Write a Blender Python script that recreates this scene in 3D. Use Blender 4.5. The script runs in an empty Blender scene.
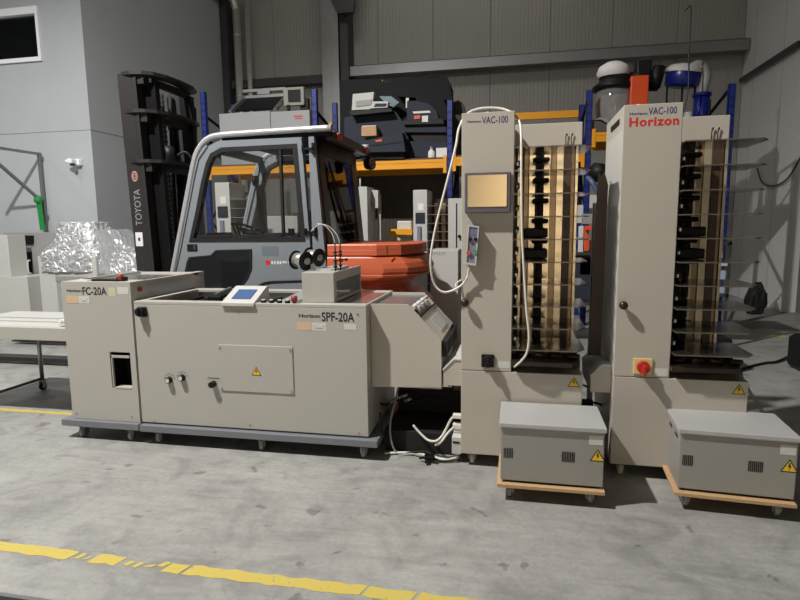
import bpy, bmesh, math, random
from mathutils import Vector, Matrix
random.seed(7)
SC = bpy.context.scene
COL = SC.collection
# ------------------------------------------------------------------ camera
FPX, PITCH, ROLL, YAW, CH = 564.5, .132567, -.011692, .204777, 1.35
cF = Vector((-math.sin(YAW)*math.cos(PITCH), math.cos(YAW)*math.cos(PITCH), -math.sin(PITCH)))
_r = Vector((math.cos(YAW), math.sin(YAW), 0)); _u = _r.cross(cF)
cR = _r*math.cos(ROLL) + _u*math.sin(ROLL); cU = -_r*math.sin(ROLL) + _u*math.cos(ROLL)
cam = bpy.data.objects.new('camera', bpy.data.cameras.new('camera')); COL.objects.link(cam)
M4 = Matrix((cR, cU, -cF)).transposed().to_4x4(); M4.translation = (0, 0, CH)
cam.matrix_world = M4
cam.data.sensor_width = 36; cam.data.lens = 36*FPX/800; cam.data.clip_end = 100; cam.data.clip_start = .02
SC.camera = cam

def at(x, y, **k):
    """measured point of the photograph on a real plane of the room (X, Y or Z given)"""
    d = cF + cR*((x-400)/FPX) - cU*((y-300)/FPX)
    a, v = list(k.items())[0]; i = 'XYZ'.index(a)
    return Vector((0, 0, CH)) + d*((v-(0, 0, CH)[i])/d[i])

# ------------------------------------------------------------------ materials
def lin(c):
    return tuple((v/12.92 if v <= .04045 else ((v+.055)/1.055)**2.4) for v in [x/255 for x in c])+(1,)

def nn(nt, t, **k):
    n = nt.nodes.new(t)
    for a, v in k.items(): setattr(n, a, v)
    return n

def mat(name, rgb, rough=.5, metal=0, var=.06, scale=6, bump=0, bscale=60, spec=.5, stretch=None):
    m = bpy.data.materials.new(name); m.use_nodes = True; nt = m.node_tree
    b = nt.nodes['Principled BSDF']
    b.inputs['Roughness'].default_value = rough; b.inputs['Metallic'].default_value = metal
    b.inputs['Specular IOR Level'].default_value = spec
    tc = nn(nt, 'ShaderNodeTexCoord'); no = nn(nt, 'ShaderNodeTexNoise'); no.inputs['Scale'].default_value = scale
    no.inputs['Detail'].default_value = 5
    src = tc.outputs['Object']
    if stretch:
        mp = nn(nt, 'ShaderNodeMapping'); mp.inputs['Scale'].default_value = stretch
        nt.links.new(src, mp.inputs['Vector']); src = mp.outputs['Vector']
    nt.links.new(src, no.inputs['Vector'])
    mx = nn(nt, 'ShaderNodeMix', data_type='RGBA')
    c = lin(rgb)
    mx.inputs[6].default_value = tuple(v*(1-var) for v in c[:3])+(1,)
    mx.inputs[7].default_value = tuple(min(1, v*(1+var)) for v in c[:3])+(1,)
    nt.links.new(no.outputs['Fac'], mx.inputs[0]); nt.links.new(mx.outputs[2], b.inputs['Base Color'])
    if bump:
        n2 = nn(nt, 'ShaderNodeTexNoise'); n2.inputs['Scale'].default_value = bscale; n2.inputs['Detail'].default_value = 4
        nt.links.new(src, n2.inputs['Vector'])
        bp = nn(nt, 'ShaderNodeBump'); bp.inputs['Strength'].default_value = bump; bp.inputs['Distance'].default_value = .02
        nt.links.new(n2.outputs['Fac'], bp.inputs['Height']); nt.links.new(bp.outputs['Normal'], b.inputs['Normal'])
    return m

def glassy(name, tint, fac_t, rough=.05, refl=(1, 1, 1)):
    """thin sheet: part transparent (tinted), part glossy by fresnel"""
    m = bpy.data.materials.new(name); m.use_nodes = True; nt = m.node_tree; nt.nodes.clear()
    o = nn(nt, 'ShaderNodeOutputMaterial'); t = nn(nt, 'ShaderNodeBsdfTransparent'); g = nn(nt, 'ShaderNodeBsdfGlossy')
    d = nn(nt, 'ShaderNodeBsdfDiffuse'); d.inputs['Color'].default_value = lin(tint)
    t.inputs['Color'].default_value = (1, 1, 1, 1)
    g.inputs['Roughness'].default_value = rough; g.inputs['Color'].default_value = refl+(1,)
    f = nn(nt, 'ShaderNodeFresnel'); f.inputs['IOR'].default_value = 1.45
    m1 = nn(nt, 'ShaderNodeMixShader'); m1.inputs[0].default_value = fac_t
    nt.links.new(d.outputs[0], m1.inputs[1]); nt.links.new(t.outputs[0], m1.inputs[2])
    m2 = nn(nt, 'ShaderNodeMixShader'); nt.links.new(f.outputs[0], m2.inputs[0])
    nt.links.new(m1.outputs[0], m2.inputs[1]); nt.links.new(g.outputs[0], m2.inputs[2]); nt.links.new(m2.outputs[0], o.inputs[0])
    return m

def floor_mat():
    m = bpy.data.materials.new('polished_concrete'); m.use_nodes = True; nt = m.node_tree; b = nt.nodes['Principled BSDF']
    tc = nn(nt, 'ShaderNodeTexCoord')
    def noise(s, d=6, dist=0, vec=None):
        n = nn(nt, 'ShaderNodeTexNoise'); n.inputs['Scale'].default_value = s; n.inputs['Detail'].default_value = d
        n.inputs['Distortion'].default_value = dist
        nt.links.new(vec or tc.outputs['Object'], n.inputs['Vector']); return n
    def ramp(src, *st):
        r = nn(nt, 'ShaderNodeValToRGB'); e = r.color_ramp.elements
        while len(e) < len(st): e.new(.5)
        for i, (p, c) in enumerate(st): e[i].position = p; e[i].color = (c, c, c, 1) if not isinstance(c, tuple) else c
        nt.links.new(src, r.inputs[0]); return r
    def mul(a, b_, f=1.0):
        x = nn(nt, 'ShaderNodeMix', data_type='RGBA', blend_type='MULTIPLY'); x.inputs[0].default_value = f
        nt.links.new(a, x.inputs[6]); nt.links.new(b_, x.inputs[7]); return x.outputs[2]
    base = ramp(noise(.9, 8, .6).outputs['Fac'], (.3, lin((154, 153, 149))), (.7, lin((177, 176, 171))))
    mid = ramp(noise(3.1, 12, 1.8).outputs['Fac'], (.3, .70), (.5, .93), (.7, 1.0))
    fine = ramp(noise(38, 10, 1).outputs['Fac'], (.3, .84), (.65, 1.0))
    spots = ramp(noise(7.3, 3, .4).outputs['Fac'], (.0, 1.0), (.655, 1.0), (.69, .62), (1, .6))
    mp = nn(nt, 'ShaderNodeMapping'); mp.inputs['Scale'].default_value = (1.3, 9, 1); mp.inputs['Rotation'].default_value = (0, 0, .5)
    nt.links.new(tc.outputs['Object'], mp.inputs['Vector'])
    scr = ramp(noise(2.2, 8, 1.0, mp.outputs['Vector']).outputs['Fac'], (.3, .80), (.6, 1.0))
    c = mul(base.outputs[0], mid.outputs[0]); c = mul(c, fine.outputs[0]); c = mul(c, spots.outputs[0]); c = mul(c, scr.outputs[0], .7)
    nt.links.new(c, b.inputs['Base Color'])
    rr = ramp(noise(2.1, 6).outputs['Fac'], (.3, .38), (.7, .6)); nt.links.new(rr.outputs[0], b.inputs['Roughness'])
    bp = nn(nt, 'ShaderNodeBump'); bp.inputs['Strength'].default_value = .12; bp.inputs['Distance'].default_value = .01
    nt.links.new(noise(18, 8).outputs['Fac'], bp.inputs['Height']); nt.links.new(bp.outputs['Normal'], b.inputs['Normal'])
    return m

def paint_line_mat():
    m = bpy.data.materials.new('worn_yellow_floor_paint'); m.use_nodes = True; nt = m.node_tree; b = nt.nodes['Principled BSDF']
    tc = nn(nt, 'ShaderNodeTexCoord'); n = nn(nt, 'ShaderNodeTexNoise'); n.inputs['Scale'].default_value = 55; n.inputs['Detail'].default_value = 6
    r = nn(nt, 'ShaderNodeValToRGB'); r.color_ramp.elements[0].position = .30; r.color_ramp.elements[0].color = lin((160, 152, 110))
    r.color_ramp.elements[1].position = .38; r.color_ramp.elements[1].color = lin((198, 178, 88))
    nt.links.new(tc.outputs['Object'], n.inputs['Vector']); nt.links.new(n.outputs['Fac'], r.inputs[0]); nt.links.new(r.outputs[0], b.inputs['Base Color'])
    b.inputs['Roughness'].default_value = .55
    return m

def panel_mat(name, rgb, axis, pitch=.11, wide=1.0, off=0, rough=.45):
    """sandwich-panel cladding: fine ribs every `pitch`, a joint every `wide` metres along `axis`"""
    m = mat(name, rgb, rough, 0, .04, .8); nt = m.node_tree; b = nt.nodes['Principled BSDF']
    tc = nn(nt, 'ShaderNodeTexCoord'); sp = nn(nt, 'ShaderNodeSeparateXYZ'); nt.links.new(tc.outputs['Object'], sp.inputs[0])
    sh = nn(nt, 'ShaderNodeMath', operation='ADD'); sh.inputs[1].default_value = off+55.5; nt.links.new(sp.outputs[axis], sh.inputs[0])
    def band(p, w):
        a = nn(nt, 'ShaderNodeMath', operation='DIVIDE'); a.inputs[1].default_value = p; nt.links.new(sh.outputs[0], a.inputs[0])
        f = nn(nt, 'ShaderNodeMath', operation='FRACT'); nt.links.new(a.outputs[0], f.inputs[0])
        s = nn(nt, 'ShaderNodeMath', operation='SUBTRACT'); s.inputs[1].default_value = .5; nt.links.new(f.outputs[0], s.inputs[0])
        ab = nn(nt, 'ShaderNodeMath', operation='ABSOLUTE'); nt.links.new(s.outputs[0], ab.inputs[0])
        r = nn(nt, 'ShaderNodeMapRange', interpolation_type='SMOOTHSTEP'); r.inputs[1].default_value = .5-w; r.inputs[2].default_value = .5; r.inputs[3].default_value = 1; r.inputs[4].default_value = 0
        nt.links.new(ab.outputs[0], r.inputs[0]); return r.outputs[0]
    ribs, joint = band(pitch, .2), band(wide, .012)
    mn = nn(nt, 'ShaderNodeMath', operation='MINIMUM'); j2 = nn(nt, 'ShaderNodeMath', operation='MULTIPLY_ADD'); j2.inputs[1].default_value = .5; j2.inputs[2].default_value = .5
    nt.links.new(ribs, j2.inputs[0]); nt.links.new(j2.outputs[0], mn.inputs[0]); nt.links.new(joint, mn.inputs[1])
    bp = nn(nt, 'ShaderNodeBump'); bp.inputs['Strength'].default_value = .5; bp.inputs['Distance'].default_value = .012
    nt.links.new(mn.outputs[0], bp.inputs['Height']); nt.links.new(bp.outputs['Normal'], b.inputs['Normal'])
    # darker base colour in the panel joints
    old = b.inputs['Base Color'].links[0].from_socket
    x = nn(nt, 'ShaderNodeMix', data_type='RGBA', blend_type='MULTIPLY'); x.inputs[0].default_value = 1
    r2 = nn(nt, 'ShaderNodeMapRange'); r2.inputs[3].default_value = .55; r2.inputs[4].default_value = 1; nt.links.new(joint, r2.inputs[0])
    nt.links.new(old, x.inputs[6]); nt.links.new(r2.outputs[0], x.inputs[7]); nt.links.new(x.outputs[2], b.inputs['Base Color'])
    return m

def foil_mat():
    m = mat('stretch_foil', (226, 228, 230), .2, .6, .08, 14); nt = m.node_tree; b = nt.nodes['Principled BSDF']
    tc = nn(nt, 'ShaderNodeTexCoord'); v = nn(nt, 'ShaderNodeTexNoise'); v.inputs['Scale'].default_value = 9; v.inputs['Detail'].default_value = 6; v.inputs['Distortion'].default_value = 1.5
    nt.links.new(tc.outputs['Object'], v.inputs['Vector'])
    bp = nn(nt, 'ShaderNodeBump'); bp.inputs['Strength'].default_value = 1; bp.inputs['Distance'].default_value = .055
    nt.links.new(v.outputs['Fac'], bp.inputs['Height']); nt.links.new(bp.outputs['Normal'], b.inputs['Normal'])
    return m

def screen_mat(name, rgb, power):
    m = bpy.data.materials.new(name); m.use_nodes = True; b = m.node_tree.nodes['Principled BSDF']
    b.inputs['Base Color'].default_value = lin(rgb); b.inputs['Roughness'].default_value = .2
    b.inputs['Emission Color'].default_value = lin(rgb); b.inputs['Emission Strength'].default_value = power
    return m

BEIGE = mat('beige_machine_paint', (186, 179, 167), .42, 0, .025, 3, .04, 250)
BEIGE2 = mat('pale_grey_machine_paint', (181, 178, 170), .42, 0, .025, 3, .04, 250)
LIGHTG = mat('off_white_paint', (196, 195, 190), .4, 0, .03, 4)
GREYP = mat('neutral_grey_paint', (150, 150, 148), .45, 0, .04, 4)
SLATE = mat('blue_grey_base_paint', (122, 125, 130), .45, .1, .08, 9)
CABP = mat('cab_grey_blue_paint', (134, 140, 146), .42, .1, .1, 3.5)
SILVER = mat('silver_tube', (200, 202, 205), .35, .5, .05, 6)
STEEL = mat('galvanised_steel', (165, 165, 165), .35, .85, .15, 12)
BSTEEL = mat('beam_steel', (150, 150, 152), .4, .6, .12, 3)
DSTEEL = mat('dark_column_steel', (72, 72, 74), .5, .4, .1, 3)
BLACK = mat('black_plastic', (20, 20, 22), .5, 0, .1, 20, spec=.3)
RUBBER = mat('black_rubber', (20, 20, 21), .75, 0, .1, 20)
MAST = mat('mast_black_steel', (52, 50, 50), .5, .3, .2, 8)
MASTG = mat('mast_grease_black', (18, 17, 18), .45, .2, .2, 8, spec=.3)
TRIMB = mat('cab_window_rubber', (28, 28, 30), .5, 0, .05, 5)
DBROWN = mat('dark_brown_metal', (62, 50, 44), .35, .4, .15, 6)
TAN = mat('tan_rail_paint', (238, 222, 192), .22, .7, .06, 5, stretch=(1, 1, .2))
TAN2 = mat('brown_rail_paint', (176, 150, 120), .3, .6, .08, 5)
BRN = mat('dark_brown_rail', (88, 72, 60), .4, .2, .08, 5)  # own dark brown of one rail strip
ORANGE = mat('orange_counterweight_paint', (208, 104, 70), .42, 0, .08, 5)
ORANGE2 = mat('bright_orange_plastic', (226, 84, 36), .4, 0, .05, 5)
DRED = mat('dull_red_plastic', (150, 52, 42), .5, 0, .05, 9)
REDP = mat('red_plastic', (186, 42, 36), .35, 0, .05, 9)
YEL = mat('rack_beam_yellow', (240, 165, 30), .45, .1, .06, 5)
YELS = mat('sticker_yellow', (240, 196, 50), .45, 0, .02, 9)
BLUE = mat('rack_blue', (28, 48, 128), .45, .1, .1, 6)
BLUEP = mat('deep_blue_plastic', (26, 36, 120), .3, 0, .06, 5)
GREENST = mat('green_strap', (26, 130, 62), .7, 0, .1, 30)
GREENB = mat('green_button', (80, 150, 115), .4, 0, .05, 9)
GREYBLUE = mat('grey_blue_plastic', (128, 130, 148), .4, 0, .05, 9)
CHIP = mat('chipboard', (192, 158, 116), .7, 0, .18, 40, .2, 120)
WOOD = mat('dark_shelf_board', (96, 74, 54), .7, 0, .2, 9)
CARD = mat('cardboard', (196, 160, 118), .8, 0, .08, 12)
PAPER = mat('white_paper', (232, 230, 226), .7, 0, .03, 12)
PEACH = mat('peach_sticker', (212, 184, 152), .6, 0, .06, 40)
PALEST = mat('pale_printed_label', (210, 209, 202), .6, 0, .05, 90)
BLKTXT = mat('black_lettering', (38, 36, 36), .5, 0, .02, 9)
NAVYTXT = mat('navy_lettering', (52, 52, 104), .5, 0, .02, 9)
REDTXT = mat('red_lettering', (214, 40, 34), .5, 0, .02, 9)
WHTTXT = mat('white_lettering', (225, 225, 225), .5, 0, .02, 9)
CABLEW = mat('white_cable', (222, 218, 208), .45, 0, .03, 9)
NAVYB = mat('slate_printer_shell', (44, 50, 62), .6, 0, .08, 6, spec=.25)
NAVYD = mat('black_printer_shell', (14, 15, 18), .6, 0, .08, 6, spec=.2)
WALLG = mat('grey_painted_wall', (174, 178, 181), .75, 0, .05, 1.6, .06, 60)
UPVC = mat('white_window_frame', (236, 238, 240), .4, 0, .02, 9)
FLOOR = floor_mat(); LINE = paint_line_mat(); FOIL = foil_mat()
PANEL_B = panel_mat('back_wall_cladding', (154, 152, 147), 0, .0694, 1.11, .56)
PANEL_R = panel_mat('right_wall_cladding', (215, 215, 213), 1, .0694, 1.11, .1)
SMOKE = glassy('smoked_acrylic', (70, 62, 54), .62, .12)
CLEAR = glassy('clear_plastic', (180, 181, 180), .6, .06)
CABGL = glassy('cab_glass', (60, 66, 64), .9, .03)
DARKGL = glassy('tinted_glass', (20, 22, 24), .35, .03)
FILM = glassy('stretch_film', (200, 204, 206), .55, .12)
LCD = screen_mat('blue_lcd', (74, 100, 140), .06)
SCRN = mat('glossy_screen', (200, 182, 150), .22, .8, .04, 3)
DKSCR = mat('dark_display', (42, 50, 58), .2, 0, .1, 5)
CEIL = mat('ceiling_panels', (120, 118, 112), .7, 0, .05, 1)

# ------------------------------------------------------------------ mesh collector
class MB:
    def __init__(s): s.v = []; s.f = []; s.mi = []; s.sm = []; s.cur = 0
    def mat(s, i): s.cur = i; return s
    def add(s, vs, fs, smooth=False):
        o = len(s.v); s.v += [tuple(v) for v in vs]
        for f in fs: s.f.append([i+o for i in f]); s.mi.append(s.cur); s.sm.append(smooth)
        return s
    def box(s, x0, x1, y0, y1, z0, z1, b=0):
        if x0 > x1: x0, x1 = x1, x0
        if y0 > y1: y0, y1 = y1, y0
        if z0 > z1: z0, z1 = z1, z0
        bm = bmesh.new(); bmesh.ops.create_cube(bm, size=1)
        for v in bm.verts: v.co = Vector((x0+(v.co.x+.5)*(x1-x0), y0+(v.co.y+.5)*(y1-y0), z0+(v.co.z+.5)*(z1-z0)))
        b = min(b, .45*min(x1-x0, y1-y0, z1-z0))
        if b > 0: bmesh.ops.bevel(bm, geom=bm.edges[:], offset=b, segments=2, affect='EDGES', profile=.5)
        bm.verts.index_update(); s.add([v.co for v in bm.verts], [[v.index for v in f.verts] for f in bm.faces]); bm.free(); return s
    def obox(s, c, ax, ay, az, hx, hy, hz):
        c = Vector(c); ax, ay, az = [Vector(a).normalized() for a in (ax, ay, az)]
        vs = [c+ax*hx*i+ay*hy*j+az*hz*k for i in (-1, 1) for j in (-1, 1) for k in (-1, 1)]
        return s.add(vs, [(0, 1, 3, 2), (4, 6, 7, 5), (0, 4, 5, 1), (2, 3, 7, 6), (0, 2, 6, 4), (1, 5, 7, 3)])
    def bar(s, p0, p1, w, h=None, up=(0, 0, 1)):
        p0, p1 = Vector(p0), Vector(p1); d = (p1-p0); u = Vector(up)
        if abs(d.normalized().dot(u)) > .98: u = Vector((0, 1, 0))
        a = d.cross(u).normalized(); b_ = a.cross(d).normalized()
        return s.obox((p0+p1)/2, d, a, b_, d.length/2, w/2, (h or w)/2)
    def cyl(s, p0, p1, r, r2=None, n=20, caps=True):
        p0, p1 = Vector(p0), Vector(p1); d = (p1-p0).normalized(); u = Vector((0, 0, 1)) if abs(d.z) < .9 else Vector((1, 0, 0))
        a = d.cross(u).normalized(); b_ = d.cross(a); r2 = r if r2 is None else r2; vs = []
        for p, q in ((p0, r), (p1, r2)):
            for i in range(n): t = 2*math.pi*i/n; vs.append(p+a*math.cos(t)*q+b_*math.sin(t)*q)
        s.add(vs, [(i, (i+1) % n, n+(i+1) % n, n+i) for i in range(n)], True)
        if caps: o = list(range(n)); s.add(vs, [o[::-1], [n+i for i in o]])
        return s
    def lathe(s, prof, c, axis=(0, 0, 1), n=28):
        c = Vector(c); d = Vector(axis).normalized(); u = Vector((0, 0, 1)) if abs(d.z) < .9 else Vector((1, 0, 0))
        a = d.cross(u).normalized(); b_ = d.cross(a); vs = []; m = len(prof)
        for r, h in prof:
            for i in range(n): t = 2*math.pi*i/n; vs.append(c+d*h+(a*math.cos(t)+b_*math.sin(t))*max(r, 1e-4))
        fs = [(k*n+i, k*n+(i+1) % n, (k+1)*n+(i+1) % n, (k+1)*n+i) for k in range(m-1) for i in range(n)]
        return s.add(vs, fs, True)
    def tube(s, pts, r, n=8, smooth=True, res=5):
        P = [Vector(p) for p in pts]
        if smooth and len(P) > 2:
            Q = []
            for i in range(len(P)-1):
                p0 = P[max(i-1, 0)]; p1 = P[i]; p2 = P[i+1]; p3 = P[min(i+2, len(P)-1)]
                for k in range(res):
                    t = k/res; Q.append(.5*((2*p1)+(p2-p0)*t+(2*p0-5*p1+4*p2-p3)*t*t+(3*p1-p0-3*p2+p3)*t**3))
            P = Q+[P[-1]]
        vs = []; a = None
        for i, p in enumerate(P):
            d = (P[min(i+1, len(P)-1)]-P[max(i-1, 0)]).normalized()
            if a is None: u = Vector((0, 0, 1)) if abs(d.z) < .9 else Vector((1, 0, 0)); a = d.cross(u).normalized()
            else: a = (a-d*a.dot(d)).normalized()
            b_ = d.cross(a)
            for k in range(n): t = 2*math.pi*k/n; vs.append(p+(a*math.cos(t)+b_*math.sin(t))*r)
        m = len(P)
        s.add(vs, [(k*n+i, k*n+(i+1) % n, (k+1)*n+(i+1) % n, (k+1)*n+i) for k in range(m-1) for i in range(n)], True)
        o = list(range(n)); return s.add(vs, [o[::-1], [(m-1)*n+i for i in o]])
    def prism(s, poly, axis, lo, hi, smooth=False):
        """poly of 2-D points in the other two axes (x,z for Y; y,z for X; x,y for Z)"""
        def mk(a, b_, h): return {'Y': (a, h, b_), 'X': (h, a, b_), 'Z': (a, b_, h)}[axis]
        n = len(poly); vs = [mk(a, b_, lo) for a, b_ in poly]+[mk(a, b_, hi) for a, b_ in poly]
        s.add(vs, [list(range(n))[::-1], [n+i for i in range(n)]])
        return s.add(vs, [(i, (i+1) % n, n+(i+1) % n, n+i) for i in range(n)], smooth)
    def frame(s, outer, inner, axis, lo, hi):
        """ring between two polygons with equal point counts"""
        def mk(a, b_, h): return {'Y': (a, h, b_), 'X': (h, a, b_), 'Z': (a, b_, h)}[axis]
        n = len(outer); vs = [mk(*p, h) for h in (lo, hi) for q in (outer, inner) for p in q]
        fs = []
        for i in range(n):
            j = (i+1) % n
            fs += [(i, j, n+j, n+i), (2*n+i, 3*n+i, 3*n+j, 2*n+j), (i, 2*n+i, 2*n+j, j), (n+i, n+j, 3*n+j, 3*n+i)]
        return s.add(vs, fs)
    def quad(s, *p): return s.add(p, [tuple(range(len(p)))])

OFF = {}
def obj(name, mb, m, parent=None):
    me = bpy.data.meshes.new(name); off = Vector((0, 0, 0))
    if parent is not None: off = OFF[parent.name]
    me.from_pydata([tuple(Vector(v)-off) for v in mb.v], [], mb.f)
    for x in (m if isinstance(m, (list, tuple)) else [m]): me.materials.append(x)
    for i, p in enumerate(me.polygons): p.material_index = mb.mi[i]; p.use_smooth = mb.sm[i]
    bm = bmesh.new(); bm.from_mesh(me); bmesh.ops.remove_doubles(bm, verts=bm.verts, dist=1e-5); bmesh.ops.recalc_face_normals(bm, faces=bm.faces)
    bm.to_mesh(me); bm.free(); me.update()
    o = bpy.data.objects.new(name, me); COL.objects.link(o)
    if parent is not None: o.parent = parent
    OFF[o.name] = off
    return o
def thing(name, label, cat, loc=(0, 0, 0), group=None):
    o = bpy.data.objects.new(name, None); COL.objects.link(o); o.location = loc; o.empty_display_size = .1
    OFF[o.name] = Vector(loc); o['label'] = label; o['category'] = cat
    if group: o['group'] = group
    return o
def tag(o, label, cat, group=None):
    o['label'] = label; o['category'] = cat
    if group: o['group'] = group
    return o
def struct(name, mb, m): o = obj(name, mb, m); o['kind'] = 'structure'; return o
def dup(root, loc, label, rotz=0, group=None):
    def cp(o, par):
        c = o.copy(); COL.objects.link(c); c.parent = par
        for ch in kids[o.name]: cp(ch, c)
        return c
    allo = list(COL.objects); kids = {o.name: [] for o in allo}
    for o in allo:
        if o.parent: kids[o.parent.name].append(o)
    r = cp(root, None); r.location = loc; r.rotation_euler = (0, 0, rotz); r['label'] = label
    if group: r['group'] = group
    return r
def text(name, s, m, parent, x0, x1, z0, y, bold=0, h=None, vertical=False, outline=False, shear=0, space=1.0):
    """writing in real raised film on a face looking towards -Y; fitted between x0 and x1, baseline z0"""
    cu = bpy.data.curves.new(name, 'FONT'); cu.body = s; cu.size = 1; cu.offset = bold; cu.extrude = 0; cu.resolution_u = 3; cu.shear = shear; cu.space_character = space
    if outline: cu.fill_mode = 'NONE'; cu.bevel_depth = .03; cu.bevel_resolution = 0
    t = bpy.data.objects.new('tmp', cu); COL.objects.link(t); dg = bpy.context.evaluated_depsgraph_get(); dg.update()
    me = bpy.data.meshes.new_from_object(t.evaluated_get(dg)); bpy.data.objects.remove(t)
    xs = [v.co.x for v in me.vertices]; ys = [v.co.y for v in me.vertices]
    ax, ay = min(xs), min(ys); w = max(xs)-ax; hh = max(ys)-ay
    sx = (x1-x0)/w; sz = (h/hh) if h else sx
    mb = MB()
    vs = []
    for v in me.vertices:
        a = (v.co.x-ax)*sx; b_ = (v.co.y-ay)*sz; d = -v.co.z*.02
        vs.append((x0+a, y+d, z0+b_))
    mb.add(vs, [list(p.vertices) for p in me.polygons]); bpy.data.meshes.remove(me)
    if vertical:   # rotate 90 degrees counter-clockwise about (x0, z0)
        mb.v = [(x0-(z-z0), yy, z0+(x-x0)) for x, yy, z in mb.v]
    return obj(name, mb, m, parent)
def cast(mb, x, y, r=.035, z=None, t=.022, hub=.02):
    """castor wheel with fork under a plate at height z"""
    mb.mat(0).cyl((x-t/2, y, r), (x+t/2, y, r), r, n=18)
    mb.mat(1).cyl((x-t/2-.002, y, r), (x+t/2+.002, y, r), r*.55, n=14)
    z = z or r*2.4
    mb.box(x-t/2-.008, x-t/2-.004, y-.018, y+.018, r*.8, z); mb.box(x+t/2+.004, x+t/2+.008, y-.018, y+.018, r*.8, z)
    mb.box(x-.03, x+.03, y-.03, y+.03, z-.006, z)
    return mb
def warn(parent, cx, cz, y, s):
    """triangular electricity warning sticker with its bolt"""
    mb = MB(); h = s*.866
    def tri(k, yy, i): mb.mat(i).prism([(cx-s/2*k, cz-h/3*k), (cx+s/2*k, cz-h/3*k), (cx, cz+h*2/3*k)], 'Y', yy, y)
    tri(1, y-.0010, 0); tri(.80, y-.0016, 1)
    b_ = [(-.02, .33), (.07, .33), (.0, .14), (.10, .14), (-.03, -.16), (.02, .06), (-.09, .06)]
    mb.mat(0).prism([(cx+a*s, cz+c*s) for a, c in b_], 'Y', y-.0022, y-.0016)
    return obj('warning_sticker', mb, [BLACK, YELS], parent)
def label_pair(parent, x0, x1, x2, z0, z1, y):
    obj('peach_label', MB().box(x0, x1, y-.001, y, z0, z1), PEACH, parent)
    m = MB().box(x1+.003, x2, y-.001, y, z0, z1)
    m.mat(1).box(x1+.025, x2-.02, y-.0014, y-.001, z0+(z1-z0)*.25, z0+(z1-z0)*.38).box(x1+.015, x1+.022, y-.0014, y-.001, z0+(z1-z0)*.5, z0+(z1-z0)*.62)
    m.box(x2-.02, x2-.013, y-.0014, y-.001, z0+(z1-z0)*.5, z0+(z1-z0)*.62)
    obj('printed_label', m, [PALEST, GREYP], parent)

# ================================================================== SETTING
HZ = 7.6
struct('floor', MB().box(-16, 10, -9, 11.5, -.1, 0), FLOOR)
struct('wall_back', MB().box(-16, 4.2, 11.5, 11.7, 0, HZ), PANEL_B)
struct('wall_right', MB().box(3.88, 4.04, 9.25, 11.5, 0, HZ), PANEL_R)
# block of offices on the left: front face with a strip window and a side face
wm = MB()
wx0, wx1, wz0, wz1 = -11.0, -6.722, 3.745, 4.49
wm.box(-16, -6.03, 7.3, 7.5, 0, wz0); wm.box(-16, -6.03, 7.3, 7.5, wz1, HZ); wm.box(wx1, -6.03, 7.3, 7.5, wz0, wz1); wm.box(-16, wx0, 7.3, 7.5, wz0, wz1)
wm.box(-6.23, -6.03, 7.5, 11.5, 0, HZ)
struct('wall_left', wm, WALLG)
struct('trim_1', MB().box(-16, -6.026, 7.296, 7.3, 2.752, 2.757).box(-6.03, -6.026, 7.296, 11.5, 2.752, 2.757), mat('wall_joint', (120, 124, 128), .8))
w = thing('window_1', 'x', 'window', (wx0, 7.3, wz0)); del w['label']; del w['category']; w['kind'] = 'structure'
obj('window_frame', MB().frame([(wx0, wz0), (wx1, wz0), (wx1, wz1), (wx0, wz1)], [(wx0+.045, wz0+.058), (wx1-.045, wz0+.058), (wx1-.045, wz1-.10), (wx0+.045, wz1-.10)], 'Y', 7.27, 7.40), UPVC, w)
obj('pane', MB().box(wx0+.05, wx1-.05, 7.345, 7.355, wz0+.05, wz1-.09), DARKGL, w)
struct('wall_office', MB().box(-16, -6.3, 9.8, 9.9, 2.8, HZ).box(-16, -6.3, 7.5, 9.9, 2.78, 2.88), mat('dim_office_room', (92, 78, 62), .8))
struct('ceiling', MB().box(-16, 10, -9, 11.7, HZ, HZ+.15), CEIL)
struct('wall_front', MB().box(-16, 10, -9.2, -9, 0, HZ), mat('front_wall_paint', (225, 220, 210), .7))
struct('wall_side', MB().box(-16.2, -16, -9, 11.7, 0, HZ).box(9.9, 10.1, -9, 9.25, 0, HZ), mat('far_side_wall_paint', (150, 150, 146), .8))
struct('wall_gate', MB().box(4.04, 10, 9.25, 9.4, 0, HZ), mat('grey_side_cladding', (112, 113, 112), .7))
# steel: horizontal rails along the back wall, columns, down pipe
struct('trim_2', MB().box(-6.0, -3.45, 11.28, 11.5, 4.20, 4.36), DSTEEL)
struct('trim_3', MB().box(-3.36, 3.86, 11.26, 11.5, 4.27, 4.45).box(-3.36, 3.86, 11.2, 11.5, 4.45, 4.46).box(-3.36, 3.86, 11.2, 11.21, 4.27, 4.46), BSTEEL)
cm = MB(); cm.box(-3.80, -3.46, 11.05, 11.07, 0, HZ).box(-3.80, -3.46, 11.33, 11.35, 0, HZ).box(-3.64, -3.62, 11.07, 11.33, 0, HZ)
struct('trim_4', cm, STEEL)
struct('trim_5', MB().box(-3.44, -3.28, 11.1, 11.5, 0, HZ).box(-6.02, -5.87, 11.2, 11.5, 0, HZ), DSTEEL)
struct('trim_6', MB().prism([(-4.6, HZ), (-3.4, 5.35), (-3.1, 5.35), (-2.9, HZ)], 'Y', 10.9, 11.0), DSTEEL)
struct('trim_7', MB().bar((3.82, 11.4, 3.80), (3.82, 9.25, 3.80), .05, .07), DSTEEL)
PIPE = mat('bright_zinc_pipe', (215, 214, 208), .3, .6, .1, 4)
p = MB(); p.cyl((-5.66, 11.22, 0), (-5.66, 11.22, 5.75), .075, n=20); p.cyl((-5.42, 11.22, 0), (-5.42, 11.22, 6.0), .05, n=16)
p.tube([(-5.66, 11.22, 5.7), (-5.69, 11.15, 5.9), (-5.8, 11.0, 5.97), (-5.92, 10.8, 5.98)], .075)
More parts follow.
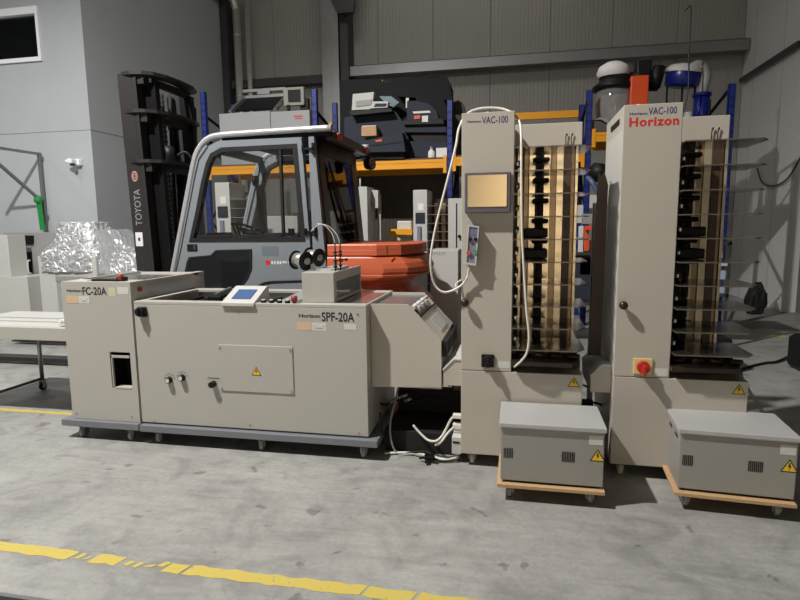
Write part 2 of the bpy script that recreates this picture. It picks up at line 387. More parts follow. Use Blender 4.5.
for z in (1.2, 2.6, 4.0, 5.2): p.cyl((-5.66, 11.22, z), (-5.66, 11.22, z+.03), .085)
tag(obj('downpipe', p, PIPE), 'shiny metal downpipes running up the back wall beside the grey office block', 'pipe')

# painted floor lines (worn)
def jag(x0, x1, y0, y1, mb, step=.035, amp=.006, sk=.02):
    n = max(2, int((x1-x0)/step)); top = []; bot = []
    for i in range(n+1):
        x = x0+(x1-x0)*i/n; e = random.uniform(-1, 1)*amp; e2 = random.uniform(-1, 1)*amp
        t = (x+3)*-.035+.0
        bot.append((x+sk*.0, y0+e)); top.append((x+sk, y1+e2))
    mb.prism(bot+top[::-1], 'Z', 0, .0015)
lm = MB()
y0, y1 = 1.838, 1.898
segs = [(-3.2, -1.80, 0, 0), (-1.775, -1.752, .015, -.01), (-1.735, -1.718, .01, -.03), (-1.70, -1.575, -.002, 0), (-1.545, -1.52, .01, -.02), (-1.50, -1.478, .0, -.025), (-1.455, -1.42, .01, -.03), (-1.40, -1.372, .03, 0), (-1.365, -1.285, .0, 0), (-1.272, -.55, 0, 0), (-.54, -.36, 0, 0), (-.345, .6, 0, 0)]
for a, b_, d0, d1 in segs: jag(a, b_, y0+d0, y1+d1, lm)
struct('trim_8', lm, LINE)
lm = MB(); jag(-9, -1.9, 3.405, 3.45, lm); struct('trim_9', lm, LINE)
lm = MB()
for a, b_, c, d in ((778, 336, 10, 2.2), (766, 327, 4, 1), (741, 324.5, 5, .8), (752, 334, 7, .8)):
    q = at(a, b_, Z=0); jag(q.x-c*.008, q.x+c*.008, q.y-d*.03, q.y+d*.03, lm, .03, .012)
struct('trim_10', lm, LINE)
struct('trim_11', MB().box(-6, -1.62, 1.585, 1.603, 0, .006), STEEL)
struct('trim_12', MB().box(-6, -1.62, 1.2, 1.585, 0, .005), RUBBER)

# ================================================================== FC-20A unit
FX0, FX1, FY, FYB = -2.808, -2.315, 3.03, 3.79
t = thing('paper_trimming_machine', 'beige trimming machine with red button on top, leftmost of the front machines', 'machine', ((FX0+FX1)/2, 3.4, 0))
b = MB()
ox0, ox1, oz0, oz1 = -2.497, -2.352, .345, .58
b.box(FX0, ox0, FY, FY+.02, .13, 1.02).box(ox1, FX1, FY, FY+.02, .13, 1.02).box(ox0, ox1, FY, FY+.02, .13, oz0).box(ox0, ox1, FY, FY+.02, oz1, 1.02)
b.box(FX0, FX1, FY+.16, FYB, .13, .88, .004).box(FX0, FX0+.02, FY+.02, FYB, .13, 1.02).box(FX1-.02, FX1, FY+.02, FY+.16, .13, 1.02)
b.box(FX0+.02, FX1-.02, FY+.02, FY+.16, .985, 1.02)
b.box(FX1-.055, FX1, FYB-.06, FYB+.08, .88, 1.02, .003).box(FX0+.02, FX1-.055, FYB-.02, FYB, .88, 1.02)
b.box(FX0, FX0+.025, FY+.16, FYB, 1.0, 1.025).box(FX1-.025, FX1, FY+.16, FYB, 1.0, 1.018)
obj('body', b, BEIGE2, t)
b = MB(); b.box(ox0-.004, ox1+.004, FY+.04, FY+.15, oz0, oz0+.005).box(ox0, ox1, FY+.14, FY+.15, oz0, oz1).box(ox0-.004, ox0+.0015, FY+.014, FY+.15, oz0+.005, oz1).box(ox1-.0015, ox1+.004, FY+.03, FY+.14, oz0+.005, oz1)
obj('recess_lining', b, BLACK, t)
obj('recess_rim', MB().box(ox0+.010, ox0+.016, FY-.002, FY+.012, oz0+.008, oz1-.02).box(ox0+.010, ox1-.008, FY-.002, FY+.012, oz1-.036, oz1-.022).box(ox0+.02, ox1-.008, FY-.002, FY+.05, oz0+.001, oz0+.008), BEIGE, t)
obj('side_window', MB().box(FX1-.008, FX1-.003, FY+.16, FYB-.06, .89, 1.0), glassy('hazy_clear_plastic', (205, 207, 208), .3, .08), t)
obj('inner_tray', MB().box(FX0+.03, FX1-.03, FY+.2, FYB-.03, .88, .90), GREYP, t)
obj('top_cover', MB().box(FX0+.025, FX1-.02, FY+.2, FYB-.02, 1.004, 1.010), CLEAR, t)
b = MB(); b.box(FX0+.06, FX0+.2, FY+.05, FY+.13, 1.02, 1.026, .002)
obj('control_strip', MB().box(-2.62, -2.42, FY+.04, FY+.1, 1.02, 1.032, .003).box(-2.45, -2.40, FY+.05, FY+.1, 1.02, 1.045, .004), BLACK, t)
obj('emergency_button', MB().cyl((-2.425, FY+.06, 1.02), (-2.425, FY+.06, 1.03), .014).cyl((-2.425, FY+.06, 1.03), (-2.425, FY+.06, 1.062), .019), DRED, t)
obj('indicator_plate', MB().box(-2.75, -2.66, FY+.05, FY+.09, 1.02, 1.024).box(-2.6, -2.57, FY+.05, FY+.07, 1.02, 1.03), PALEST, t)
obj('side_knob', MB().cyl((FX1, FY+.08, .97), (FX1+.012, FY+.08, .97), .016), DRED, t)
text('lettering', 'Horizon', BLKTXT, t, -2.768, -2.662, .955, FY-.0006, .03, .018)
text('lettering', 'FC-20A', BLKTXT, t, -2.655, -2.482, .938, FY-.0006, .022, .05)
label_pair(t, -2.778, -2.69, -2.61, .885, .93, FY)
obj('faded_sticker', MB().box(-2.47, -2.42, FY-.001, FY, .93, .985), mat('faded_yellow_sticker', (204, 200, 168), .6), t)
obj('printed_label', MB().box(-2.405, -2.33, FY-.001, FY, .945, .99), PALEST, t)
b = MB()
for x in (-2.775, -2.375): b.cyl((x, FY-.002, .163), (x, FY, .163), .006, n=10)
obj('screw', b, STEEL, t)
b = MB(); b.box(-2.872, -2.308, 3.0, 3.80, .086, .128, .003)
obj('base_frame', b, SLATE, t)
for x in (-2.76, -2.40):
    for y in (3.06, 3.7): obj('castor', cast(MB(), x, y, .034, .086), [GREYP, STEEL], t)

# ================================================================== SPF-20A unit
SX0, SX1, SYB, SZ = -2.300, -.825, 3.75, .905
t = thing('booklet_stitching_machine', 'long beige stitching and folding machine with blue screen and two wire spools', 'machine', (-1.56, 3.4, 0))
b = MB()
b.box(SX0, SX1, 3.03, 3.05, .135, SZ-.0205, .002).box(SX0, SX1, 3.03, 3.10, SZ-.02, SZ, .003)
b.box(SX0, SX0+.02, 3.0505, SYB-.021, .135, SZ-.0205).box(SX1-.02, SX1, 3.0505, SYB-.021, .135, SZ-.0205).box(SX0, SX1, SYB-.02, SYB, .135, SZ-.0205).box(SX1-.011, SX1, 3.1005, SYB-.0805, SZ-.02, SZ)
b.box(SX0, SX1, SYB-.08, SYB, SZ-.02, SZ, .003).box(SX0, SX0+.05, 3.1, SYB-.08, SZ-.02, SZ)
b.box(SX0+.02, SX1-.02, 3.05, SYB-.02, .135, .80)
obj('top_plate', MB().box(-1.30, SX1-.012, 3.10, SYB-.08, SZ-.03, SZ-.004), mat('worn_steel_plate', (150, 150, 152), .22, .7, .08, 8), t)
obj('body', b, BEIGE2, t)
b = MB(); b.box(-2.25, -1.3, 3.1, SYB-.08, .80, .81)
for i in range(9): b.cyl((-2.2+i*.1, 3.12, .85), (-2.2+i*.1, 3.64, .85), .012, n=10)
b.box(-2.05, -1.95, 3.45, 3.6, .81, .89, .01).box(-1.9, -1.82, 3.5, 3.62, .81, .9, .01)
obj('transport_mechanism', b, BLACK, t)
obj('mechanism_bracket', MB().bar((-2.02, 3.5, .88), (-1.95, 3.6, .92), .03).bar((-1.93, 3.45, .86), (-1.86, 3.55, .9), .02).box(-2.25, -2.0, 3.3, 3.34, .85, .87), STEEL, t)
# grey sloping guide left of the stitch head
obj('guide_plate', MB().prism([(3.12, .86), (3.6, .86), (3.6, .92), (3.12, .89)], 'X', -1.42, -1.24), GREYP, t)
# control screen
c = MB(); prof = [(3.015, .888), (3.23, .888), (3.23, .985), (3.205, .985), (3.015, .905)]
c.prism(prof, 'X', -1.705, -1.498)
cs = obj('control_panel', c, LIGHTG, t)
s0 = Vector((-1.6, 3.11, .945)); nrm = Vector((0, -.08, .19)).normalized(); sl = Vector((0, .19, .08)).normalized()
obj('screen', MB().obox(s0+nrm*.002, (1, 0, 0), sl, nrm, .060, .056, .002), LCD, cs)
for x in (-1.455, -1.405, -1.355, -1.305):
    k = MB(); k.cyl((x, 3.06, SZ), (x, 3.06, SZ+.014), .016, n=16); k.mat(1).cyl((x, 3.06, SZ+.014), (x, 3.06, SZ+.019), .011, n=16)
    obj('dial', k, [BLACK, PALEST], t)
obj('stop_button', MB().cyl((-1.263, 3.06, SZ), (-1.263, 3.06, SZ+.012), .013).cyl((-1.263, 3.06, SZ+.012), (-1.263, 3.06, SZ+.042), .019), DRED, t)
# stitch head cover
hx0, hx1, hy0, hy1, hz = -1.225, -1.03, 3.09, 3.67, 1.082
h = MB(); h.box(hx0, hx1, hy0, hy0+.015, SZ+.001, hz, .003).box(hx0+.001, hx0+.015, hy0+.015, hy1-.015, SZ+.001, hz-.012).box(hx0, hx1, hy1-.015, hy1, SZ+.001, hz-.012)
h.box(hx0+.001, hx1-.013, hy0+.015, hy0+.17, hz-.012, hz-.001).box(hx0+.001, hx0+.11, hy0+.17, hy1, hz-.012, hz-.001).box(hx1-.012, hx1-.001, hy0+.015, hy1, hz-.055, hz-.001).box(hx0+.015, hx1-.001, hy0+.015, hy1-.015, SZ+.001, SZ+.02)
h.box(hx1-.03, hx1-.001, hy0+.015, hy0+.05, SZ+.02, hz-.055)
hd = obj('stitch_head_cover', h, BEIGE2, t)
obj('side_window', MB().box(hx1-.006, hx1-.002, hy0+.05, hy1-.015, SZ+.02, hz-.055), CLEAR, hd)
k = MB()
for y in (3.25, 3.38, 3.5): k.box(hx0+.05, hx0+.14, y, y+.06, SZ+.02, SZ+.1, .01).cyl((hx0+.1, y+.03, SZ+.1), (hx0+.1, y+.03, SZ+.15), .01)
obj('stitch_head', k, STEEL, hd)
def spool(c, ax, r, w):
    c = Vector(c); ax = Vector(ax).normalized()
    s = MB()
    for q in (-1, 1):
        e = c+ax*(w/2*q); s.lathe([(0.016, -.005), (r*.93, -.005), (r, -.002), (r, .002), (r*.93, .005), (.016, .005)], e, ax, 30)
    o = obj('spool_flange', s, BLACK, t)
    obj('wound_wire', MB().cyl(c-ax*(w/2-.006), c+ax*(w/2-.006), r*.78, n=30), mat('bright_steel_wire', (205, 202, 196), .3, .7, .12, 60), o)
    obj('spool_hub', MB().cyl(c-ax*(w/2+.012), c+ax*(w/2+.016), .02), STEEL, o)
spool(at(301, 260.5, Y=3.24), (.9, -.42, -.06), .058, .088)
spool(at(314, 257, Y=3.43), (.9, -.42, -.06), .058, .088)
obj('spool_bracket', MB().bar((-1.21, 3.24, hz), (-1.21, 3.24, 1.12), .02), STEEL, t)
obj('spool_bracket', MB().bar((-1.13, 3.43, hz), (-1.13, 3.43, 1.12), .02), STEEL, t)
for (px_, y_) in ((335.5, 3.2), (340.5, 3.3)):
    g = MB(); q = at(px_, 265, Y=y_); q2 = at(px_, 243, Y=y_)
    g.cyl((q.x, q.y, hz), (q.x, q.y, q2.z), .0045, n=8)
    for z in (hz+.02, hz+.055, hz+.085, hz+.105): g.cyl((q.x, q.y, z), (q.x, q.y, z+.012), .011, n=10)
    g.bar((q.x-.0, q.y, hz+.06), (q.x+.035, q.y, hz+.062), .006).cyl((q.x+.03, q.y, hz+.062), (q.x+.045, q.y, hz+.062), .008, n=8)
    obj('wire_guide_post', g, BLACK, t)
g = MB()
g.tube([at(311, 231, Y=3.2), at(321, 224, Y=3.2), at(331, 232, Y=3.2), at(335, 243, Y=3.2)], .0022, 6)
g.tube([at(317, 223.5, Y=3.3), at(328, 226, Y=3.3), at(337, 235, Y=3.3), at(340.5, 247, Y=3.3)], .0022, 6)
obj('stitching_wire', g, CABLEW, t)
# front panel details
px0, px1, pz0, pz1 = -1.745, -1.272, .368, .652
d = MB().box(px0, px1, 3.024, 3.03, pz0, pz1, .002); dr = obj('access_door', d, BEIGE2, t)
d = MB()
for x, z in ((px0+.012, pz0+.015), (px1-.014, pz0+.015), (px0+.012, pz1-.02), (px1-.014, pz1-.02)): d.cyl((x, 3.021, z), (x, 3.024, z), .006, n=10)
obj('screw', d, STEEL, dr)
warn(dr, -1.504, .49, 3.024, .062)
d = MB()
for px_, py_ in ((238, 312), (250, 425), (359, 433), (154, 421), (357.5, 314)):
    q = at(px_, py_, Y=3.03); d.cyl((q.x, 3.027, q.z), (q.x, 3.03, q.z), .006, n=10)
obj('screw', d, STEEL, t)
k = MB(); k.box(-2.266, -2.21, 3.012, 3.03, .81, .87, .003); k.cyl((-2.243, 3.012, .842), (-2.243, 2.992, .842), .027); k.box(-2.25, -2.236, 2.982, 2.995, .818, .866, .003)
obj('main_switch', k, BLACK, t)
for x, z in ((-2.087, .418), (-1.998, .436)):
    k = MB(); k.cyl((x, 3.03, z), (x, 3.005, z), .021, .018); k.mat(1).cyl((x, 3.005, z), (x, 3.002, z), .013)
    for a in range(5):
        an = math.radians(20+a*35); k.mat(0).obox((x+math.cos(an)*.036, 3.0295, z+math.sin(an)*.036), (1, 0, 0), (0, 1, 0), (0, 0, 1), .004, .0008, .0018)
    obj('regulator_knob', k, [BLACK, PALEST], t)
k = MB(); k.cyl((-1.789, 3.03, .407), (-1.789, 2.996, .407), .019); k.box(-1.83, -1.748, 3.0292, 3.03, .44, .443); obj('regulator_knob', k, BLACK, t)
text('lettering', 'Horizon', BLKTXT, t, -1.226, -1.096, .826, 3.0294, .03, .022)
text('lettering', 'SPF-20A', BLKTXT, t, -1.088, -.893, .806, 3.0294, .022, .055)
label_pair(t, -1.242, -1.152, -1.062, .752, .798, 3.03)
obj('printed_label', MB().box(-.955, -.885, 3.029, 3.03, .762, .795), PALEST, t)
b = MB(); b.box(-2.298, -.765, 2.995, 3.78, .084, .126, .003)
obj('base_frame', b, SLATE, t)
for x in (-2.2, -1.5, -.86):
    for y in (3.06, 3.68): obj('castor', cast(MB(), x, y, .034, .084), [GREYP, STEEL], t)
# infeed wing on the right
wy0, wy1 = 3.115, 3.70
w_ = MB()
side = [(-.822, .41), (-.412, .425), (-.412, .70), (-.60, .90), (-.822, .90)]
w_.prism(side, 'Y', wy0, wy0+.015); w_.prism(side, 'Y', wy1-.015, wy1)
w_.box(-.822, -.4125, wy0+.0155, wy1-.0155, .4105, .424)
w_.box(-.425, -.4125, wy0+.0155, wy1-.0155, .4245, .70)
obj('infeed_housing', w_, BEIGE, t)
w_ = MB(); w_.prism([(-.822, .855), (-.62, .855), (-.42, .64), (-.42, .66), (-.60, .885), (-.822, .885)], 'Y', wy0+.015, wy1-.015)
obj('infeed_table', w_, mat('worn_grey_metal_sheet', (150, 152, 156), .25, .6, .08, 8), t)
u = Vector((.188, 0, -.2)).normalized(); nn_ = Vector((.2, 0, .188)).normalized()
def onsl(t_, y): return Vector((-.60, y, .90))+Vector((.188, 0, -.2))*t_
obj('sloping_lid', MB().obox(onsl(.68, (wy0+wy1)/2)+nn_*-.008, u, (0, 1, 0), nn_, .088, (wy1-wy0)/2-.016, .006), BEIGE2, t)
obj('rubber_strip', MB().obox(onsl(.36, (wy0+wy1)/2), u, (0, 1, 0), nn_, .004, (wy1-wy0)/2-.016, .006), BLACK, t)
obj('anti_slip_pad', MB().obox(onsl(.72, (wy0+wy1)/2)+nn_*.001, u, (0, 1, 0), nn_, .045, .13, .004), mat('ribbed_grey_pad', (168, 168, 168), .8, 0, .15, 90), t)
r = MB()
for y in (wy0+.1, wy0+.22, wy0+.36): r.cyl(onsl(.06, y)+nn_*-.0, onsl(.28, y)+nn_*-.0, .014).box(-.58, -.55, y-.02, y+.05, .86, .878)
r.bar(onsl(.12, wy0+.03), onsl(.12, wy1-.05), .02)
obj('guide_roller', r, LIGHTG, t)
r = MB()
for k_ in range(3): r.cyl((-.392, wy0+.03, .612+k_*.03), (-.392, wy1-.05, .612+k_*.03), .013, n=12)
r.box(-.4115, -.38, wy0+.02, wy0+.03, .60, .69).box(-.4115, -.38, wy1-.05, wy1-.04, .60, .69)
obj('infeed_roller', r, RUBBER, t)

# ================================================================== collating towers
def column_body(X, parent, side_slot):
    b = MB()
    b.box(X, X+.27, 3.03, 3.58, .556, 1.918, .003)
    obj('column', b, BEIGE, parent)
    b = MB(); b.box(X, X+.64, 3.03, 3.70, .075, .553, .003)
    obj('lower_cabinet', b, BEIGE, parent)
def tower(X, label, front_z):
    t = thing('collating_tower', label, 'collating machine', (X+.32, 3.35, 0), 'tall beige collating towers')
    column_body(X, t, False)
    hdr = MB(); hdr.box(X+.27, X+.659, 3.585, 3.62, 1.80, 1.94, .003); obj('top_cover', hdr, BEIGE, t)
    for dx in (.565, .597):
        obj('header_hook', MB().tube([(X+dx, 3.58, 1.80), (X+dx, 3.575, 1.85), (X+dx+.002, 3.575, 1.868), (X+dx+.006, 3.575, 1.872), (X+dx+.007, 3.575, 1.86)], .003, 6), DBROWN, t)
    # back structure: rails seen between the bins
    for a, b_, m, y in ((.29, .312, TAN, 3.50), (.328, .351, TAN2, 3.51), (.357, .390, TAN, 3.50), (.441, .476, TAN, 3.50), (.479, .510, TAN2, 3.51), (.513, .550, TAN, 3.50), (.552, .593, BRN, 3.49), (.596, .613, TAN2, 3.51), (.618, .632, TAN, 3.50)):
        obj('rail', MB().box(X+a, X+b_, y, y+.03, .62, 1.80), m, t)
    obj('back_panel', MB().box(X+.272, X+.634, 3.56, 3.575, .60, 1.80), DBROWN, t)
    obj('feeder_spine', MB().box(X+.40, X+.435, 3.40, 3.48, .62, 1.74), BLACK, t)
    for i in range(10):
        z = .693+i*.1148
        tr = MB(); pl = [(X+.27, 2.955), (X+.60, 2.955), (X+.645, 3.02), (X+.645, 3.30), (X+.27, 3.30)]
        tr.prism(pl, 'Z', z-.003, z+.003)
        o = obj('bin_tray', tr, SMOKE, t)
        obj('tray_edge', MB().box(X+.27, X+.60, 2.953, 2.956, z-.0028, z+.0028), mat_edge, o)
        if i < 9:
            f = MB(); f.box(X+.372, X+.465, 3.36, 3.42, z+.080, z+.108, .010).box(X+.405, X+.43, 3.36, 3.39, z+.01, z+.08, .005)
            if i in (4, 5): f.box(X+.325, X+.455, 3.2, 3.36, z+.005, z+.055, .006)
            f.box(X+.275, X+.30, 3.1, 3.3, z+.045, z+.065).box(X+.28, X+.295, 3.05, 3.1, z+.03, z+.06)
            fo = obj('suction_feeder', f, BLACK, t)
            obj('sensor', MB().box(X+.283, X+.292, 3.04, 3.05, z+.035, z+.05), LIGHTG, fo)
    d = MB(); d.prism([(X+.27, 2.99), (X+.58, 2.99), (X+.63, 3.12), (X+.635, 3.3), (X+.62, 3.5), (X+.27, 3.5)], 'Z', .600, .622)
    d.box(X+.27, X+.64, 3.16, 3.6, .555, .60)
    for k in range(4): d.cyl((X+.3+k*.09, 3.1, .635), (X+.36+k*.09, 3.1, .635), .014, n=12)
    d.box(X+.28, X+.62, 3.2, 3.24, .622, .66)
    obj('transport_deck', d, DBROWN, t)
    # caster feet
    for dx in (.06, .58):
        for y in (3.09, 3.62): obj('castor', cast(MB(), X+dx, y, .034, .078), [mat_beigewheel, STEEL], t)
    # link guard on the left
    g = MB(); g.prism([(X-.105, .447), (X-.002, .447), (X-.002, .592), (X-.045, .592), (X-.105, .53)], 'Y', 3.09, 3.5)
    obj('link_guard', g, BEIGE, t)
    g = MB(); g.prism([(X-.106, .532), (X-.045, .594), (X-.002, .594), (X-.002, .600), (X-.048, .600), (X-.111, .535)], 'Y', 3.085, 3.5)
    obj('guard_rim', g, LIGHTG, t)
    obj('antenna_hook', MB().tube([(X+.10, 3.3, 1.918), (X+.10, 3.3, 1.95), (X+.115, 3.3, 1.965), (X+.135, 3.3, 1.955), (X+.135, 3.3, 1.935)], .006, 6), CABLEW, t)
    kx = X+.022 if X < 0 else X+.03
    obj('door_knob', MB().cyl((kx, 3.03, .932), (kx, 3.015, .932), .009).lathe([(0, -.032), (.012, -.030), (.021, -.021), (.022, -.009), (.015, 0), (0, .002)], (kx, 3.012, .932), (0, 1, 0), 18), DBROWN, t)
    return t
mat_edge = mat('tray_edge_light', (110, 100, 86), .3, .2, .05, 9)
mat_beigewheel = mat('beige_castor_wheel', (190, 184, 170), .5, 0, .05, 9)
T1, T2 = -.291, .503
t1 = tower(T1, 'collating tower with a gold-lit screen and hanging remote on its front', 0)
b = MB(); b.box(-.271, -.036, 2.988, 3.03, 1.405, 1.612, .005); sc_ = obj('display_bezel', b, mat('grey_bezel', (98, 92, 98), .4), t1)
obj('screen', MB().box(-.255, -.056, 2.985, 2.989, 1.437, 1.598), SCRN, sc_)
b = MB(); b.box(-.180, -.112, 3.016, 3.03, .578, .648, .003).cyl((-.143, 3.016, .613), (-.143, 2.99, .613), .031).box(-.150, -.136, 2.965, 2.99, .588, .638, .003)
obj('main_switch', b, BLACK, t1)
obj('printed_label', MB().box(-.10, -.028, 3.029, 3.03, .575, .612), PALEST, t1)
text('lettering', 'Horizon', NAVYTXT, t1, -.262, -.192, 1.868, 3.0294, .02, .012)
text('lettering', 'VAC-100', NAVYTXT, t1, -.187, -.055, 1.860, 3.0294, .012, .036)
warn(t1, .306, .505, 3.03, .062)
# remote control with its cable
rm = thing('remote_control', 'grey handheld remote with coloured buttons hanging on the tower front', 'remote', (-.23, 3.0, 1.14))
q = (Vector((-.2665, 3.008, 1.14)), Vector((-.2085, 3.008, 1.132)), Vector((-.194, 3.008, 1.338)), Vector((-.252, 3.008, 1.345)))
b = MB(); b.prism([(v.x, v.z) for v in q], 'Y', 2.985, 3.028); rb = obj('remote_housing', b, GREYBLUE, rm)
rim = MB(); rim.frame([(v.x, v.z) for v in q], [(q[0].x+.007, q[0].z+.01), (q[1].x-.007, q[1].z+.01), (q[2].x-.007, q[2].z-.008), (q[3].x+.007, q[3].z-.008)], 'Y', 2.98, 2.986); obj('housing_rim', rim, LIGHTG, rm)
for dx, dz, r_, m in ((-.018, .03, .012, mat('pale_red_button', (200, 84, 90), .4)), (.018, .035, .012, GREENB), (-.010, .10, .010, BLACK), (.018, .10, .010, BLACK)):
    cx_ = -.23+dx; cz_ = 1.17+dz; obj('button', MB().cyl((cx_, 2.985, cz_), (cx_, 2.976, cz_), r_), m, rm)
obj('key_label', MB().box(-.248, -.203, 2.9835, 2.985, 1.29, 1.325), mat('violet_key_label', (120, 112, 150), .5), rm)
cb = MB()
pts = [(469.5, 266, 2.99), (466, 280, 3.005), (456, 289, 3.0), (443, 292, 3.0), (434, 283, 3.0), (430.5, 262, 2.98), (434, 235, 3.0), (441, 205, 3.02), (450, 170, 3.05), (456, 145, 3.08)]
P_ = [at(a, b_, Y=c) for a, b_, c in pts]
P_ += [at(459, 128, Y=3.1), at(467, 114, Y=3.12), at(480, 108.5, Y=3.12), at(498, 108, Y=3.12), at(511, 112, Y=3.1), at(519, 120, Y=3.05)]
cb.tube(P_, .006, 8)
P_ = [at(519, 120, Y=3.05), at(521, 130, Y=2.98), at(521.5, 160, Y=2.94), at(522, 230, Y=2.94), at(524, 270, Y=2.94), at(526.5, 310, Y=2.94), at(529, 335, Y=2.94), at(527, 352, Y=2.95), at(521, 361, Y=2.97), at(514, 367, Y=3.0)]
cb.tube(P_, .006, 8)
cb.tube([at(461, 280, Y=3.03), at(456, 284, Y=3.01), at(457, 288, Y=3.0), at(462, 285, Y=3.01), at(468, 276, Y=2.99)], .004, 6)
tag(obj('white_cable', cb, CABLEW), 'white cable looping from the remote up over the tower top and down', 'cable')

t2 = tower(T2, 'collating tower with large red lettering and a red rotary switch', 0)
s_ = MB(); s_.box(T2-.002, T2+.0, 3.05, 3.56, .58, 1.80)
obj('side_door', s_, LIGHTG, t2)
sl_ = MB(); sl_.prism([(3.14, 1.845), (3.40, 1.845), (3.40, 1.872), (3.14, 1.872)], 'X', T2-.004, T2+.001); obj('handle_slot', sl_, BLACK, t2)
b = MB(); b.box(.597, .69, 3.022, 3.03, .572, .655, .003); ys_ = obj('switch_plate', b, mat('cream_yellow_plate', (222, 200, 130), .5), t2)
obj('rotary_switch', MB().cyl((.643, 3.022, .612), (.643, 2.995, .612), .032).box(.634, .652, 2.965, 3.0, .575, .628, .004), REDP, ys_)
obj('printed_label', MB().box(.70, .765, 3.029, 3.03, .565, .605), PALEST, t2)
text('lettering', 'Horizon', NAVYTXT, t2, .530, .612, 1.868, 3.0294, .02, .013)
text('lettering', 'VAC-100', NAVYTXT, t2, .616, .745, 1.866, 3.0294, .012, .034)
text('lettering', 'Horizon', REDTXT, t2, .530, .757, 1.812, 3.0294, .035, .045, space=1.12)
warn(t2, 1.10, .505, 3.03, .062)
# brown side guard left of second tower, and pale angle bar
g = MB(); g.prism([(.405, .60), (.475, .60), (.482, 1.55), (.462, 1.62), (.45, 1.60), (.432, 1.615)], 'Y', 3.30, 3.33)
obj('side_guard', g, DBROWN, t2)

# ================================================================== dollies + boxes
def control_box(Wd, D, H):
    """a control cabinet built at the origin, front face at y=0"""
    t = thing('power_cabinet', 'x', 'cabinet', (0, 0, 0), 'low grey power cabinets on dollies')
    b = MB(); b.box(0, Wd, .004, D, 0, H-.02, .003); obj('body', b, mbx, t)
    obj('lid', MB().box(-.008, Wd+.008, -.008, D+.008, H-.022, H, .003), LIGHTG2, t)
    obj('plinth', MB().box(.015, Wd-.015, .012, D-.01, -.012, 0), BLACK, t)
    for x0, n, vert in ((.015, 6, True), (.60*Wd, 8, True)):
        v = MB()
        for i in range(n): v.box(x0+i*.0078, x0+i*.0078+.0042, .0025, .0045, .115, .165)
        obj('vent', v, BLACK, t)
    obj('printed_label', MB().box(Wd*.855, Wd*.985, .0028, .004, H-.085, H-.04), PALEST, t)
    warn(t, Wd*.94, H-.145, .004, .07)
    v = MB()
    for y in (.06, .2): v.box(-.001, .001, y, y+.06, H-.07, H-.055)
    obj('side_slot', v, BLACK, t)
    return t
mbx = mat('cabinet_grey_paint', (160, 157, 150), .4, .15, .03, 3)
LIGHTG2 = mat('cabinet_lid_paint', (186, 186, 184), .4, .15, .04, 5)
def dolly(Wd, D):
    t = thing('dolly', 'x', 'dolly', (0, 0, 0), 'chipboard dollies on castors')
    obj('board', MB().box(0, Wd, 0, D, .072, .090, .002), CHIP, t)
    for x in (.06, Wd-.06):
        for y in (.07, D-.07): obj('castor', cast(MB(), x, y, .030, .072), [GREYP, STEEL], t)
    return t
BW, BD, BH = .480, .327, .293
cb1 = control_box(BW, BD, BH); dl1 = dolly(BW+.022, BD+.07)
dl1.location = (-.078, 2.655, 0); dl1['label'] = 'chipboard dolly on castors under the cabinet in front of the screen tower'
cb1.location = (-.063, 2.675, .102); cb1['label'] = 'low grey power cabinet in front of the tower with the screen'
cb2 = dup(cb1, (.760, 2.735, .102), 'low grey power cabinet in front of the tower with red lettering, at the right edge', math.radians(-4.0))
dl2 = dup(dl1, (.742, 2.715, 0), 'chipboard dolly on castors under the rightmost power cabinet', math.radians(-4.0))

# ================================================================== cables between the machines
def cable(name, pts, r, m, label, cat='cable', group=None):
    return tag(obj(name, MB().tube(pts, r, 7), m), label, cat, group)
z = .012
cable('power_cable', [at(459, 416, Y=3.13), at(452, 418, Y=3.13), at(447, 427, Y=3.13), at(442, 436, Y=3.12), at(436, 441, Y=3.10), at(428, 440, Y=3.12), at(420, 433, Y=3.14), at(413, 425, Y=3.15)], .007, CABLEW, 'white cable with upper plug in the left side of the screen tower', group='white cables plugged into the tower side')
cable('power_cable', [at(459, 425, Y=3.13), at(453, 428, Y=3.13), at(447, 434, Y=3.12), at(440, 443, Y=3.08), at(432, 446, Z=.012), at(424, 445, Z=.012)], .007, CABLEW, 'white cable with lower plug in the left side of the screen tower', group='white cables plugged into the tower side')
for py_ in (416, 425):
    q = at(459, py_, Y=3.13); obj('plug', MB().box(q.x-.035, -.2915, 3.11, 3.15, q.z-.012, q.z+.012, .004), CABLEW, t1)
q = at(459, 431, Y=3.13); obj('plug', MB().box(q.x-.03, -.2915, 3.12, 3.14, q.z-.006, q.z+.006), CABLEW, t1)
b = MB(); b.box(-.345, -.2915, 3.06, 3.3, .055, .155, .003); obj('connection_box', b, LIGHTG, t1)
obj('socket_mark', MB().box(-.34, -.30, 3.057, 3.06, .12, .13), BLACK, t1)
rc = [(.0, 0)]
cable('floor_cable', [(-.75, 3.10, z), (-.64, 3.13, z), (-.55, 3.13, z), (-.46, 3.10, z), (-.38, 3.07, z), (-.31, 3.12, z)], .007, CABLEW, 'white cable lying on the floor between stitching machine and screen tower')
cable('floor_cable', [(-.78, 3.13, .25), (-.75, 3.12, .1), (-.66, 3.13, z), (-.5, 3.12, z+.02), (-.42, 3.05, z), (-.30, 3.08, z)], .006, RUBBER, 'black cable curving from stitching machine down to the floor')
cable('floor_cable', [(-.70, 3.4, .405), (-.71, 3.25, .3), (-.72, 3.13, .15), (-.68, 3.12, z), (-.58, 3.12, z), (-.46, 3.06, z+.01)], .006, GREYP, 'grey cable hanging below the infeed wing to the floor')
cable('floor_cable', [(-.66, 3.6, .285), (-.58, 3.58, .36), (-.52, 3.6, .29), (-.47, 3.6, .33), (-.42, 3.62, .29)], .010, RUBBER, 'thick black cable in loops on the black duct below the infeed')
